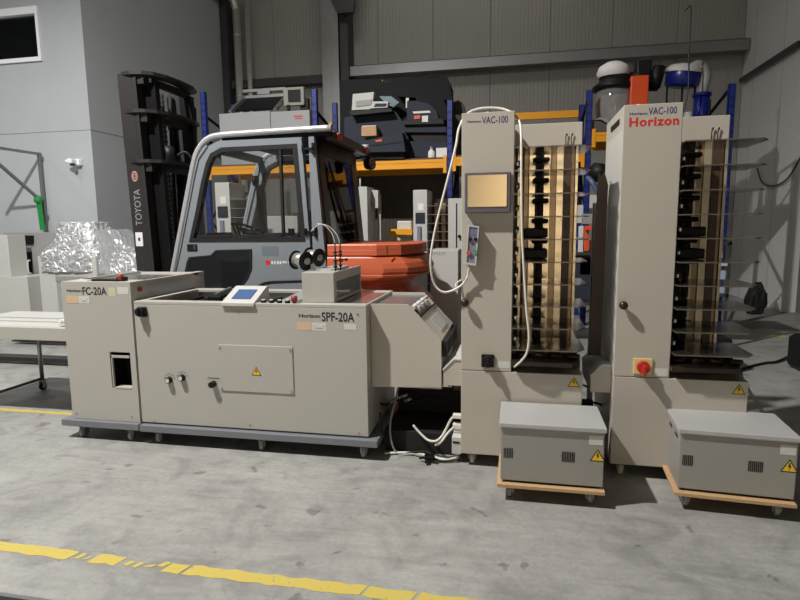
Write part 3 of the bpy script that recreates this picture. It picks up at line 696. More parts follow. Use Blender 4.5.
b = MB(); b.box(-.50, -.445, 3.045, 3.055, .012, .05).box(-.49, -.47, 3.0, 3.1, .012, .024).bar((-.53, 3.05, .02), (-.44, 3.02, .05), .012).box(-.455, -.445, 3.03, 3.07, .01, .045)
tag(obj('cable_clip', b, BLACK), 'small black clamp lying on the floor left of the screen tower', 'clamp')
b = MB(); b.box(-.43, -.36, 3.70, 3.76, .18, .24, .004); 
cc = thing('connector_bundle', 'bundle of metal plug connectors hanging under the infeed wing', 'connectors', (-.7, 3.3, .3))
for i, (a, b_) in enumerate(((392, 401.5), (398, 398), (404, 396), (378, 402), (408, 400))):
    q = at(a, b_, Y=3.35); obj('plug', MB().cyl(q+Vector((-.022, 0, -.008)), q+Vector((.022, 0, .01)), .011, n=12), STEEL if i != 3 else CABLEW, cc)
obj('wire_loom', MB().tube([at(374, 400, Y=3.3), at(385, 405, Y=3.35), at(395, 400, Y=3.37), at(410, 404, Y=3.4), at(425, 398, Y=3.45), at(440, 400, Y=3.5)], .008), RUBBER, cc)
obj('hanger', MB().tube([at(398, 398, Y=3.36), at(399, 390, Y=3.36), (-.70, 3.36, .411)], .004, 6), RUBBER, cc)
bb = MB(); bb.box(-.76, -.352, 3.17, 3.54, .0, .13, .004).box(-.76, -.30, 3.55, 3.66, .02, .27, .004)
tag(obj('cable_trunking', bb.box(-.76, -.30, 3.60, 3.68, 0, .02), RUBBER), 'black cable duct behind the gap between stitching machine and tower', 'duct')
b = MB(); b.cyl((-.37, 3.60, .272), (-.37, 3.60, .315), .04)
tag(obj('tape_roll', b, mat('brown_tape', (120, 92, 76), .6)), 'brown tape roll on the black duct below the infeed wing', 'tape')
cable('trailing_cable', [at(722, 373.5, Y=3.35), at(730, 372.5, Y=3.6), at(737, 370.5, Z=.06), at(750, 366.5, Z=.014), at(765, 363, Z=.014), at(775, 362, Z=.014), at(783, 359, Z=.02), at(792, 355, Z=.02)], .012, RUBBER, 'thick black cable from right tower to the edge post at the right')
cable('link_cable', [at(583, 385, Y=3.3), at(590, 388, Y=3.3), at(596, 392, Y=3.3)], .006, RUBBER, 'short blue-black cable under the link guard between the two towers')
bp_ = MB(); q = at(586, 402, Y=3.4); bp_.box(q.x-.03, q.x+.04, 3.38, 3.42, q.z-.02, q.z+.015, .005); bp_.tube([q, q+Vector((.08, 0, -.01)), q+Vector((.12, .02, -.08)), q+Vector((.13, .03, -.22))], .007)
obj('plug', bp_, BLACK, t1)

# ================================================================== left: delivery table, stack of paper
t = thing('delivery_table', 'pale metal delivery table with thin legs left of the trimming machine', 'table', (-3.5, 3.6, 0))
b = MB(); b.box(-4.12, -2.84, 3.28, 3.34, .578, .668, .002).box(-4.12, -2.84, 3.90, 3.95, .60, .668).box(-4.12, -2.84, 3.34, 3.9, .60, .650)
obj('table_frame', b, BEIGE2, t)
b = MB(); b.box(-4.10, -2.845, 3.345, 3.50, .652, .664).box(-4.10, -2.845, 3.525, 3.62, .652, .668).box(-4.10, -2.845, 3.65, 3.9, .652, .672)
obj('conveyor_surface', b, LIGHTG, t)
for x, y in ((-3.91, 3.93), (-3.91, 3.31), (-2.95, 3.93)):
    l = obj('leg', MB().cyl((x, y, .09), (x, y, .60), .016, n=14), STEEL, t)
    obj('castor', cast(MB(), x, y, .032, .09), [RUBBER, STEEL], l)
obj('foot_rail', MB().bar((-3.91, 3.31, .10), (-3.91, 3.93, .10), .018), DSTEEL, t)
pb = thing('paper_stack', 'small loose stack of printed white sheets on the delivery table end', 'paper', (-3.09, 3.45, .67))
for i in range(6):
    a = random.uniform(-.04, .04)
    obj('sheet', MB().obox((-3.06+a*.3, 3.45, .676+i*.007), (1, a, 0), (-a, 1, 0), (0, 0, 1), .09, .10, .0025), PAPER, pb)

# ================================================================== left background machines
t = thing('large_machine', 'pale grey machine block with dark openings at the left edge', 'machine', (-6.6, 6.8, 0))
b = MB(); b.box(-7.6, -6.35, 6.3, 6.78, .03, .72, .004); obj('lower_cabinet', b, LIGHTG, t)
b = MB(); b.box(-7.6, -6.64, 6.34, 6.62, .72, 1.275, .004); obj('upper_cabinet', b, LIGHTG, t)
b = MB(); b.box(-7.2, -6.30, 6.82, 7.2, .03, 1.30, .004).box(-6.35, -6.18, 6.5, 6.82, .03, .72); obj('rear_tower', b, GREYP, t)
def pq(a, b_, Y): v = at(a, b_, Y=Y); return (v.x, v.z)
obj('opening', MB().prism([pq(*c, 6.80) for c in [(23, 235.5), (33, 235.5), (33, 244), (23, 244)]], 'Y', 6.79, 6.818).prism([pq(*c, 6.80) for c in [(20, 252), (31, 252), (31, 276), (20, 276)]], 'Y', 6.80, 6.818), BLACK, t)
obj('handle', MB().tube([(-6.60, 6.62, .74), (-6.60, 6.58, .76), (-6.60, 6.58, .9), (-6.60, 6.62, .92)], .012, 6), LIGHTG, t)
obj('foot', MB().box(-7.5, -7.4, 6.4, 6.5, 0, .03).box(-6.5, -6.42, 6.4, 6.5, 0, .03).box(-6.5, -6.42, 7.0, 7.1, 0, .03), RUBBER, t)
# wrapped machine
t = thing('wrapped_machine', 'pale machine wrapped in shiny crumpled stretch film and foil', 'wrapped machine', (-5.5, 6.5, 0))
b = MB(); b.box(-6.06, -5.20, 6.2, 6.8, .12, 1.0, .006); b.box(-5.20, -4.75, 6.32, 6.75, .12, .85, .006)
obj('machine_body', b, LIGHTG, t)
obj('door_panel', MB().box(-5.80, -5.24, 6.19, 6.2, .14, .72), mat('wrinkled_film_panel', (176, 178, 180), .3, .3, .1, 20, .4, 30), t)
obj('control_plate', MB().box(-5.80, -5.32, 6.18, 6.19, .68, .74), GREYP, t)
obj('pallet_foot', MB().box(-6.0, -5.85, 6.22, 6.8, 0, .12).box(-5.4, -5.25, 6.22, 6.8, 0, .12).box(-4.9, -4.78, 6.35, 6.7, 0, .12), CHIP, t)
def crumple(levels, name, m, parent, n=64, amp=.02, seed=1):
    rnd = random.Random(seed); mb = MB(); vs = []
    for (z_, x0, x1, ya, yb, rnd_) in levels:
        for i in range(n):
            a = 2*math.pi*i/n; c_, s_ = math.cos(a), math.sin(a)
            k = 5.0; rr = (abs(c_)**k+abs(s_)**k)**(-1/k)
            j = 1+rnd.uniform(-1, 1)*amp*rnd_
            vs.append(((x0+x1)/2+(x1-x0)/2*c_*rr*j, (ya+yb)/2+(yb-ya)/2*s_*rr*j, z_+rnd.uniform(-1, 1)*amp*.5*rnd_))
    L = len(levels)
    mb.add(vs, [(k*n+i, k*n+(i+1) % n, (k+1)*n+(i+1) % n, (k+1)*n+i) for k in range(L-1) for i in range(n)], False)
    mb.add(vs, [[(L-1)*n+i for i in range(n)]])
    return obj(name, mb, m, parent)
lv = []
for i in range(22):
    f = i/21; z_ = .80+.62*f
    e = (0 if f < .35 else (f-.35)/.65)
    x0 = -6.10+.22*min(1, e*2.2)+.03*e; x1 = -5.17-.16*e; lv.append((z_, x0, x1, 6.17+.10*e, 6.85-.1*e, 1 if i < 20 else .5))
lv.append((1.43, -5.75, -5.4, 6.35, 6.7, 1))
crumple(lv, 'foil_cover', FOIL, t, amp=.022)
lv = []
for i in range(14):
    f = i/13; z_ = .78+.55*f; lv.append((z_, -5.4, -4.62-.42*f**1.4, 6.24+.1*f, 6.85-.1*f, 1))
crumple(lv, 'stretch_film', FILM, t, amp=.018, seed=4)
t = thing('foil_bundle', 'heap of crumpled silver foil wrap between wrapped machine and forklift mast', 'foil', (-4.6, 6.0, 0))
lv = []
for i in range(14):
    f = i/13; lv.append((.0+1.12*f, -5.0+.3*f, -4.2-.2*f, 5.78+.1*f, 6.14-.05*f, 1.2))
crumple(lv, 'foil_wrap', FOIL, t, amp=.04, seed=9)
b = MB(); b.box(-4.36, -3.2, 7.98, 8.5, 0, 1.5, .01)
tag(obj('storage_cabinet', b, LIGHTG), 'beige cabinet standing behind the forklift mast', 'cabinet')

# wall bracket with strap, security camera
t = thing('wall_bracket', 'grey steel arm bracket fixed to the office wall beside the wrapped machine', 'bracket', (-6.9, 7.2, 1.4))
bx = -6.89
BRK = mat('bracket_grey_steel', (120, 121, 122), .45, .3)
obj('upright', MB().box(bx-.022, bx+.022, 7.235, 7.27, 1.43, 2.46).box(bx-.03, bx+.03, 7.27, 7.3, 1.5, 1.55).box(bx-.03, bx+.03, 7.27, 7.3, 2.35, 2.4), BRK, t)
e = at(-30, 143.5, X=bx); obj('arm', MB().bar((bx, 7.22, 2.44), (bx, e.y, e.z), .035), BRK, t)
e = at(-30, 131, X=bx); obj('brace', MB().bar((bx, 7.2, 1.77), (bx, 6.3, 2.42), .035), BRK, t)
t = thing('lashing_strap', 'green lashing strap knotted on the wall bracket and hanging down', 'strap', (bx, 7.1, 1.2))
obj('knot', MB().lathe([(0, -.06), (.05, -.04), (.06, 0), (.045, .05), (0, .07)], (bx+.01, 7.15, 1.77), (0, .3, 1), 10), GREENST, t)
obj('hanging_end', MB().prism([(bx-.02, 1.75), (bx+.06, 1.75), (bx+.08, 1.33), (bx+.00, 1.33)], 'Y', 7.14, 7.155), GREENST, t)
t = thing('security_camera', 'small white security camera on the sunlit grey office wall', 'camera', (-6.3, 7.3, 2.3))
q = at(74, 162, Y=7.22)
obj('mount', MB().box(q.x-.01, q.x+.08, 7.22, 7.3, q.z-.05, q.z+.045, .015), UPVC, t)
obj('camera_body', MB().box(q.x-.04, q.x+.045, 7.12, 7.22, q.z-.03, q.z+.04, .015).cyl((q.x-.075, 7.15, q.z+.0), (q.x-.04, 7.16, q.z+.01), .024), UPVC, t)
obj('lens', MB().cyl((q.x+.02, 7.16, q.z-.06), (q.x+.02, 7.16, q.z-.03), .028), BLACK, t)

# ================================================================== forklift
ft = thing('forklift', 'grey forklift with glazed cab, black mast and orange counterweight', 'forklift', (-2.1, 4.95, 0))
NY, FYY = 4.40, 5.55
# mast (leaning slightly forward)
def lean(mb):
    mb.v = [(x+(2.63-z)*.034-.005, y, z) for x, y, z in mb.v]; return mb
for y, s in ((NY, 1), (5.12, -1)):
    b = MB(); b.box(-3.33, -3.20, y, y+.02, .06, 2.64).box(-3.1995, -3.16, y+.001, y+.09, .06, 2.62).box(-3.329, -3.29, y+.021, y+.09, .06, 2.62)
    obj('mast_rail', lean(b), MAST, ft)
    yy = y+.1 if s > 0 else y-.08
    b = MB(); b.box(-3.17, -3.05, yy, yy+.06, .12, 2.58).box(-3.30, -3.26, yy, yy+.07, .12, 2.58)
    obj('inner_rail', lean(b), MASTG, ft)
    b = MB(); yc = y+.20*s; b.cyl((-3.18, yc, .2), (-3.18, yc, 2.0), .045).cyl((-3.18, yc, 2.0), (-3.18, yc, 2.5), .028).cyl((-3.18, yc, 2.25), (-3.18, yc, 2.33), .05)
    obj('lift_cylinder', lean(b), MASTG, ft)
    b = MB()
    for i in range(46): b.box(-3.22, -3.19, y+.30*s-.01, y+.30*s+.01, .5+i*.045, .5+i*.045+.03)
    b.box(-3.215, -3.195, y+.30*s-.005, y+.30*s+.005, .4, 2.56)
    obj('lift_chain', lean(b), MAST, ft)
def crossbar(z):
    pl = [(-3.29, 4.40), (-3.20, 4.378), (-3.10, 4.40), (-3.03, 4.46), (-2.985, 4.58), (-2.97, 4.78), (-2.985, 5.0), (-3.04, 5.15), (-3.16, 5.22), (-3.22, 5.14), (-3.10, 5.0), (-3.07, 4.78), (-3.09, 4.60), (-3.15, 4.52), (-3.29, 4.50)]
    mb = MB(); mb.prism(pl, 'Z', z-.028, z); mb.box(-3.12, -3.09, 4.56, 5.1, z-.09, z-.028); mb.box(-3.16, -3.10, 4.42, 4.5, z-.1, z-.028)
    mb.cyl((-3.17, 4.6, z-.16), (-3.17, 4.6, z-.03), .03)
    return lean(mb)
for z_ in (2.655, 2.345, 1.93): obj('crossbar', crossbar(z_), MAST, ft)
obj('hydraulic_hose', MB().tube([(-3.1, 4.75, .4), (-3.1, 4.75, 1.4), (-3.12, 4.8, 2.2), (-3.14, 4.85, 2.5), (-3.18, 4.9, 2.3), (-3.2, 4.9, .5)], .018).tube([(-3.08, 5.15, .4), (-3.08, 5.15, 1.4), (-3.12, 5.2, 2.3), (-3.14, 5.25, 2.5), (-3.18, 5.3, 2.2)], .018), RUBBER, ft)
text('lettering', 'TOYOTA', mat('worn_white_lettering', (150, 148, 146), .5), ft, -3.195, -2.885, 1.37, NY-.002, .0, .062, vertical=True)
em = MB(); cx_, cz_ = -3.235, 1.79
for rx_, rz_ in ((.03, .045), (.016, .04), (.028, .016)):
    o_ = [(cx_+rx_*math.cos(a*math.pi/12), cz_+rz_*math.sin(a*math.pi/12)) for a in range(24)]; i_ = [(cx_+(rx_-.006)*math.cos(a*math.pi/12), cz_+(rz_-.006)*math.sin(a*math.pi/12)) for a in range(24)]
    em.frame(o_, i_, 'Y', NY-.003, NY)
obj('emblem', em, mat('faded_red_white', (190, 150, 140), .5), ft)
obj('notice_label', MB().box(-3.27, -3.20, NY-.002, NY, 1.19, 1.31).mat(1).box(-3.245, -3.225, NY-.003, NY-.002, 1.235, 1.265), [WHTTXT, BLKTXT], ft)
# carriage + forks
obj('fork_carriage', MB().box(-3.44, -3.36, 4.55, 5.6, .12, .2).box(-3.44, -3.36, 4.55, 5.6, .42, .5).box(-3.43, -3.37, 4.7, 4.8, .12, .5).box(-3.43, -3.37, 5.3, 5.4, .12, .5), MAST, ft)
for y, xe in ((4.66, -6.3), (5.50, -5.85)):
    f = MB(); f.prism([(-3.44, .03), (-3.44, .55), (-3.49, .55), (-3.49, .075), (xe+.4, .07), (xe, .045), (xe, .03)], 'Y', y, y+.13)
    obj('fork', f, MAST, ft)
# chassis, wheels
obj('chassis', MB().box(-2.95, -1.1, 4.55, 5.45, .16, .62, .03).box(-2.9, -1.55, 4.5, 5.5, .5, .62, .02), CABP, ft)
for x, r_ in ((-2.85, .30), (-1.32, .27)):
    for y in (4.46, 5.32):
        wl = MB(); wl.lathe([(r_*.55, 0), (r_*.9, 0), (r_, .03), (r_, .17), (r_*.9, .2), (r_*.55, .2)], (x, y, r_), (0, 1, 0), 36); wo = obj('tyre', wl, RUBBER, ft)
        obj('wheel_rim', MB().lathe([(0, .03), (r_*.3, .02), (r_*.5, .05), (r_*.56, .0), (r_*.56, .2), (0, .17)], (x, y, r_), (0, 1, 0), 28), LIGHTG, wo)
# cab near side
outer = [(-2.93, .62), (-2.91, .95), (-2.845, 1.182), (-2.72, 1.62), (-2.637, 1.891), (-2.574, 2.00), (-2.50, 2.055), (-2.40, 2.075), (-2.0, 2.078), (-1.683, 2.068), (-1.655, 1.6), (-1.645, 1.153), (-1.645, .62)]
# door frame (ring) with window opening
win_o = [(-2.755, 1.225), (-2.67, 1.50), (-2.61, 1.72), (-2.555, 1.88), (-2.51, 1.955), (-2.41, 2.0), (-1.745, 2.005), (-1.70, 1.225)]
win_i = [(-2.71, 1.258), (-2.632, 1.50), (-2.577, 1.71), (-2.527, 1.86), (-2.485, 1.925), (-2.395, 1.965), (-1.78, 1.97), (-1.742, 1.258)]
def ring_between(o, inn, lo, hi):
    mb = MB(); n = len(o); mb.frame(o, inn, 'Y', lo, hi); return mb
door_o = [(-2.83, 1.18), (-2.725, 1.55), (-2.66, 1.78), (-2.615, 1.92), (-2.54, 2.01), (-2.43, 2.055), (-1.70, 2.055), (-1.655, 1.18)]
for side_y, k in ((NY, 0), (FYY-.05, 1)):
    dm = MB(); dm.frame(door_o, win_o, 'Y', side_y, side_y+.045)
    obj('door_frame', dm, CABP, ft)
    obj('window_seal', MB().frame(win_o, win_i, 'Y', side_y-.006, side_y+.05), TRIMB, ft)
    obj('side_glass', MB().prism(win_i, 'Y', side_y+.018, side_y+.024), CABGL, ft)
    obj('glass_divider', MB().box(-1.905, -1.885, side_y+.0, side_y+.03, 1.265, 1.96).box(-2.68, -1.76, side_y+.0, side_y+.03, 1.262, 1.282), TRIMB, ft)
    lowp = [(-2.83, 1.18), (-1.655, 1.18), (-1.645, .62), (-2.93, .62), (-2.91, .95)]
    obj('door_panel', MB().prism(lowp, 'Y', side_y, side_y+.045), CABP, ft)
    obj('rear_pillar', MB().prism([(-1.645, 2.055), (-1.60, 2.055), (-1.50, .62), (-1.635, .62)][:] , 'Y', side_y-.002, side_y+.05), CABP, ft)
    obj('front_pillar', MB().prism([(-2.93, .62), (-2.915, .95), (-2.85, 1.19), (-2.745, 1.55), (-2.685, 1.78), (-2.64, 1.93), (-2.55, 2.04), (-2.53, 2.015), (-2.617, 1.915), (-2.662, 1.78), (-2.727, 1.55), (-2.832, 1.18), (-2.905, .95), (-2.90, .62)], 'Y', side_y-.01, side_y+.05), CABP, ft)
    gap = [(-1.70, 2.05), (-1.655, 1.2), (-1.645, .62)]
    g = MB()
    for a, b_ in zip(gap, gap[1:]): g.bar((a[0], side_y-.001, a[1]), (b_[0], side_y-.001, b_[1]), .008, .012, up=(0, 1, 0))
    obj('door_gap_seal', g, BLACK, ft)
    # lower glazed cut-out
    lo_ = [at(c[0], c[1], Y=NY) for c in [(187, 262), (189, 257), (211, 255), (216, 250), (252, 249), (252, 268), (248, 278), (241, 287)]]
    lo_ = [(v.x, v.z) for v in lo_]+[(-2.30, .74), (-2.88, .74)]
    cxm = sum(a for a, _ in lo_)/len(lo_); czm = sum(b_ for _, b_ in lo_)/len(lo_)
    inn = [(cxm+(a-cxm)*.93, czm+(b_-czm)*.91) for a, b_ in lo_]
    if k == 0:
        obj('lower_window_seal', MB().frame(lo_, inn, 'Y', side_y-.008, side_y), TRIMB, ft)
        obj('lower_window', MB().prism(inn, 'Y', side_y-.004, side_y-.001), mat('lower_glass_black', (28, 30, 33), .08, 0, .1, 4), ft)
        arch = [at(c[0], c[1], Y=NY-.003) for c in [(258, 287), (263, 283.5), (272, 281.5), (285, 281), (300, 280.5), (312, 280)]]
        obj('wheel_arch_trim', MB().tube(arch+[Vector((arch[0].x-.03, NY-.003, .85))][::-1][:0], .010, 6), TRIMB, ft)
hnd = MB(); hnd.box(-2.775, -2.68, NY-.006, NY, 1.145, 1.205, .004); obj('door_handle', hnd, BLACK, ft)
obj('handle_bar', MB().box(-2.715, -2.69, NY-.012, NY-.004, 1.155, 1.195, .003), DSTEEL, ft)
for z_ in (1.96, 1.30): obj('door_hinge', MB().box(-1.70, -1.60, NY-.02, NY, z_-.008, z_+.008).box(-1.615, -1.598, NY-.02, NY, z_-.045, z_+.045).box(-1.70, -1.683, NY-.02, NY, z_-.03, z_+.03), BLACK, ft)
obj('window_latch', MB().box(-1.845, -1.80, NY-.01, NY+.02, 1.285, 1.33, .003), BLACK, ft)
q0 = at(268, 262, Y=NY); 
obj('decal', MB().box(q0.x-.02, q0.x+.02, NY-.0015, NY, q0.z-.022, q0.z+.015), REDTXT, ft)
dm = MB()
for i, w__ in enumerate((.02, .016, .022, .018, .024, .014, .02, .02, .018)): dm.box(q0.x+.03+i*.025, q0.x+.03+i*.025+w__*.8, NY-.0015, NY, q0.z-.018+.008*(i > 3), q0.z+.008)
obj('decal', dm, WHTTXT, ft)
obj('patch', MB().box(q0.x-.05, q0.x+.1, NY-.001, NY, q0.z+.05, q0.z+.13), mat('darker_grey_patch', (108, 118, 128), .5), ft)
# roof
rf = MB(); rf.box(-2.42, -1.46, NY+.02, FYY-.02, 2.06, 2.11, .01); obj('roof', rf, MASTG, ft)
for y in (NY+.0, FYY):
    tb = MB(); tb.tube([(-2.93, y, .95), (-2.86, y, 1.20), (-2.735, y, 1.64), (-2.66, y, 1.90), (-2.60, y, 2.01), (-2.52, y, 2.075), (-2.42, y, 2.098), (-2.2, y, 2.105), (-1.8, y, 2.112), (-1.45, y, 2.115)], .026, 10)
    obj('roof_tube', tb, SILVER, ft)
obj('tube_end', MB().cyl((-1.462, NY, 2.115), (-1.447, NY, 2.115), .028), GREYP, ft)
obj('roof_rear_edge', MB().box(-1.52, -1.44, NY+.05, FYY-.03, 2.03, 2.10, .01), DBROWN, ft)
for y in (NY+.1, FYY-.2): obj('tail_light', MB().box(-1.442, -1.425, y, y+.12, 2.04, 2.09, .004), REDP, ft)
obj('work_lamp', MB().lathe([(.02, -.06), (.055, -.05), (.065, .0), (.06, .02)], (-1.42, FYY-.05, 1.95), (.8, -.3, 0), 20).bar((-1.44, FYY-.05, 2.08), (-1.44, FYY-.05, 1.98), .02), BLACK, ft)
obj('lamp_glass', MB().lathe([(0, .02), (.055, .018)], (-1.42, FYY-.05, 1.95), (.8, -.3, 0), 20), CLEAR, ft)
# rear face frame & glass: quads between z .62 and 2.05, sloping outwards to the bottom
def rx(z): return -1.59+(2.04-z)*.085
rr = MB()
def rear_panel(mb, y0, y1, z0, z1, th=.03, dx=0):
    vs = [(rx(z)+d+dx, y, z) for d in (0, -th) for y in (y0, y1) for z in (z0, z1)]
    mb.add(vs, [(0, 1, 3, 2), (4, 6, 7, 5), (0, 4, 5, 1), (2, 3, 7, 6), (0, 2, 6, 4), (1, 5, 7, 3)])
rear_panel(rr, NY+.05, NY+.17, .62, 2.05); rear_panel(rr, FYY-.17, FYY, .62, 2.05); rear_panel(rr, NY+.05, FYY, 1.93, 2.05); rear_panel(rr, NY+.05, FYY, .62, 1.05)
obj('rear_frame', rr, mat('rear_frame_black', (38, 34, 32), .4, .1), ft)
rg = MB(); rear_panel(rg, NY+.17, FYY-.17, 1.05, 1.93, .006, -.012); obj('rear_glass', rg, CABGL, ft)
obj('wiper', MB().tube([(rx(1.9)+.01, NY+.25, 1.88), (rx(1.6)+.015, NY+.38, 1.6), (rx(1.35)+.015, NY+.5, 1.38)], .01, 6).tube([(rx(1.9)+.01, NY+.3, 1.85), (rx(1.2)+.015, NY+.75, 1.2)], .006, 6), BLACK, ft)
wf = MB(); wf.frame([(NY+.03, .0), (FYY, .0), (FYY, 1.0), (NY+.03, 1.0)], [(NY+.10, .08), (FYY-.07, .08), (FYY-.07, .93), (NY+.10, .93)], 'X', 0, .03)
wf.v = [(-2.87+(2.06-1.15)*.0+v[2]*.285+v[0], v[1], 1.12+v[2]*.93) for v in wf.v]
obj('windscreen_frame', wf, CABP, ft)
mr = MB(); mr.lathe([(0, -.05), (.06, -.045), (.075, -.02), (.075, .02), (.06, .03)], (-2.86, NY-.06, 1.95), (-.7, -.6, 0), 18); mr.tube([(-2.80, NY-.04, 1.94), (-2.72, NY-.02, 1.97), (-2.66, NY, 1.88)], .012, 6)
obj('side_mirror', mr, BLACK, ft)
# cab interior
st = MB(); st.box(-2.0, -1.70, 4.72, 5.2, .80, .95, .04).box(-1.80, -1.68, 4.74, 5.18, .95, 1.5, .04)
obj('seat', st, BLACK, ft)
sw = MB(); c_ = Vector((-2.43, 4.95, 1.30)); ax_ = Vector((.45, 0, .9)).normalized(); a_ = Vector((0, 1, 0)); b__ = ax_.cross(a_)
sw.tube([c_+(a_*math.cos(i*math.pi/12)+b__*math.sin(i*math.pi/12))*.16 for i in range(25)], .014, 8, res=2)
for i in range(3): an = i*2*math.pi/3+.4; sw.bar(c_, c_+(a_*math.cos(an)+b__*math.sin(an))*.155, .02)
sw.cyl(c_, c_-ax_*.5, .03)
obj('steering_wheel', sw, BLACK, ft)
obj('dashboard', MB().box(-2.83, -2.55, 4.5, 5.45, .95, 1.22, .03).box(-2.72, -2.60, 4.6, 4.9, 1.22, 1.30, .02), BLACK, ft)
lv_ = MB()
for y in (4.55, 4.62, 4.69): lv_.cyl((-2.35, y, 1.15), (-2.42, y, 1.36), .008).lathe([(0, -.02), (.018, -.01), (.018, .01), (0, .02)], (-2.42, y, 1.37), (0, 0, 1), 10)
obj('lever', lv_, BLACK, ft)
obj('monitor', MB().box(-2.50, -2.44, 5.2, 5.26, 1.25, 1.75).cyl((-2.47, 5.1, 1.78), (-2.44, 5.1, 1.78), .05), BLACK, ft)
# counterweight
def cw_outline(z, ins, cham, insn=None):
    x0, x1 = -1.52, -.735-ins; y0, y1 = NY+.0+(ins if insn is None else insn), FYY-(ins if insn is None else insn)
    return [(x0, y0, z), (x1-.30-cham, y0, z), (x1-.12-cham*.5, y0+.10, z), (x1-.02, y0+.30, z), (x1, y0+.42, z), (x1, y1-.42, z), (x1-.02, y1-.30, z), (x1-.12-cham*.5, y1-.10, z), (x1-.30-cham, y1, z), (x0, y1, z)]
def loft(L, name, m):
    n = len(L[0]); mb = MB(); vs = [v for l in L for v in l]
    mb.add(vs, [(k*n+i, k*n+(i+1) % n, (k+1)*n+(i+1) % n, (k+1)*n+i) for k in range(len(L)-1) for i in range(n)])
    mb.add(vs, [[(len(L)-1)*n+i for i in range(n)], list(range(n))[::-1]])
    return obj(name, mb, m, ft)
lo = [(.18, .04, 0), (.25, 0, 0), (.60, 0, 0), (.68, .02, 0), (.74, .08, .05), (.80, .16, .12), (.86, .19, .14), (.89, .18, .12), (.905, .10, .02), (.93, .02, 0), (.945, .015, 0), (.95, .03, 0), (.97, .012, 0), (1.0, .01, 0), (1.04, .03, 0), (1.085, .07, 0), (1.095, .12, .02)]
loft([cw_outline(z_, i_, c_, i_*.12) for z_, i_, c_ in lo], 'counterweight', ORANGE)
loft([cw_outline(z_, i_, .0, i_*.3) for z_, i_ in ((1.102, .085), (1.108, .07), (1.148, .07), (1.150, .075), (1.152, .07), (1.188, .07), (1.196, .085))], 'engine_hood', ORANGE)
obj('hood_seam', MB().box(-1.02, -1.014, NY+.015, NY+.022, 1.11, 1.188), DBROWN, ft)
obj('hood_socket', MB().cyl((-1.30, NY+.02, 1.0), (-1.30, NY-.02, 1.0), .016), BLACK, ft)

# ================================================================== pallet racks
RF, RB, RZ = 7.70, 8.60, 3.05
RZS = [3.28, 3.22, 2.97, 3.0, 2.98]
posts = [-4.47, -2.78, -.90, .865, 2.50]
rk = thing('pallet_rack', 'blue and yellow pallet rack along the back wall', 'rack', (-1, 8.15, 0))
for X, RZ in zip(posts, RZS):
    for y in (RF, RB):
        o = MB(); w_ = .075
        o.box(X-w_/2, X+w_/2, y, y+.006, 0, RZ).box(X-w_/2, X-w_/2+.006, y, y+.06, 0, RZ).box(X+w_/2-.006, X+w_/2, y, y+.06, 0, RZ)
        o.mat(1)
        for i in range(int((RZ-.15)/.1)): o.box(X-.022, X-.010, y-.001, y, .1+i*.1, .13+i*.1).box(X+.010, X+.022, y-.001, y, .1+i*.1, .13+i*.1)
        o.mat(0).box(X-.06, X+.06, y-.03, y+.09, 0, .006)
        obj('upright', o, [BLUE, NAVYD], rk)
    o = MB(); z_ = .2; s = 1
    while z_ < (1.5 if abs(X+.9) < .1 else 2.6):
        a, b_ = (RF+.04, RB) if s > 0 else (RB, RF+.04); o.bar((X, a, z_), (X, b_, z_+.62), .03); z_ += .62; s = -s
    (None if abs(X+.9) < .1 else o.bar((X, RF+.04, 2.95), (X, RB, 2.75), .03)); obj('bracing', o, NAVYD, rk)
for i in range(4):
    x0, x1 = posts[i]+.04, posts[i+1]-.04; zb = 2.10 if i < 2 else (2.12 if i == 2 else 2.40)
    if i == 3: zb = 2.36
    for y in (RF-.01, RB-.01):
        o = MB(); o.box(x0, x1, y, y+.045, zb, zb+.115, .004).box(x0, x1, y-.006, y, zb+.075, zb+.115).box(x0, x1, y-.006, y, zb, zb+.02); bmn = obj('beam', o, YEL, rk)
        for xx in (x0, x1-.045): obj('beam_bracket', MB().box(xx, xx+.045, y-.012, y-.006, zb-.07, zb+.16), YEL, bmn)
    obj('shelf_board', MB().box(x0, x1, RF+.0, RB+.03, zb+.115, zb+.14), WOOD, rk)
obj('back_sheet', MB().box(-2.72, -.96, 8.70, 8.72, 0, 2.12), panel_mat('dark_brown_ribbed_sheet', (66, 60, 50), 0, .06, .9), rk)
for i in (2, 0):
    x0, x1 = posts[i]+.04, posts[i+1]-.04
    obj('beam', MB().box(x0, x1, RB+.0, RB+.045, 2.83, 2.93, .004), YEL, rk)

# ---- equipment on the racks
t = thing('digital_press', 'wide grey printing machine with a tilted black frame and monitor on the rack', 'printer', (-3.7, 8.1, 2.24))
obj('body', MB().box(-4.31, -4.135, 7.85, 8.55, 2.245, 2.99, .01).box(-4.13, -3.50, 7.83, 8.55, 2.245, 2.99, .01).box(-3.495, -2.90, 7.83, 8.55, 2.245, 2.975, .01), mat('press_grey', (158, 160, 162), .45), t)
obj('tilted_panel', MB().obox((-3.76, 8.10, 3.15), (1, 0, 0), (0, .42, .26), (0, -.26, .42), .31, .24, .012), NAVYD, t)
fr = MB()
for x in (-4.12, -3.42): fr.bar((x, 7.84, 3.0), (x+.0, 8.32, 3.31), .05)
fr.bar((-4.14, 8.32, 3.31), (-3.40, 8.32, 3.31), .04).box(-4.14, -3.45, 8.3, 8.36, 3.38, 3.42).box(-3.9, -3.7, 8.3, 8.36, 3.34, 3.38)
obj('panel_frame', fr, STEEL, t)
obj('monitor', MB().box(-3.38, -3.06, 8.05, 8.12, 3.09, 3.35, .01), mat('monitor_cream', (150, 150, 140), .5), t)
obj('monitor_screen', MB().box(-3.30, -3.11, 8.04, 8.05, 3.14, 3.31), BLACK, t)
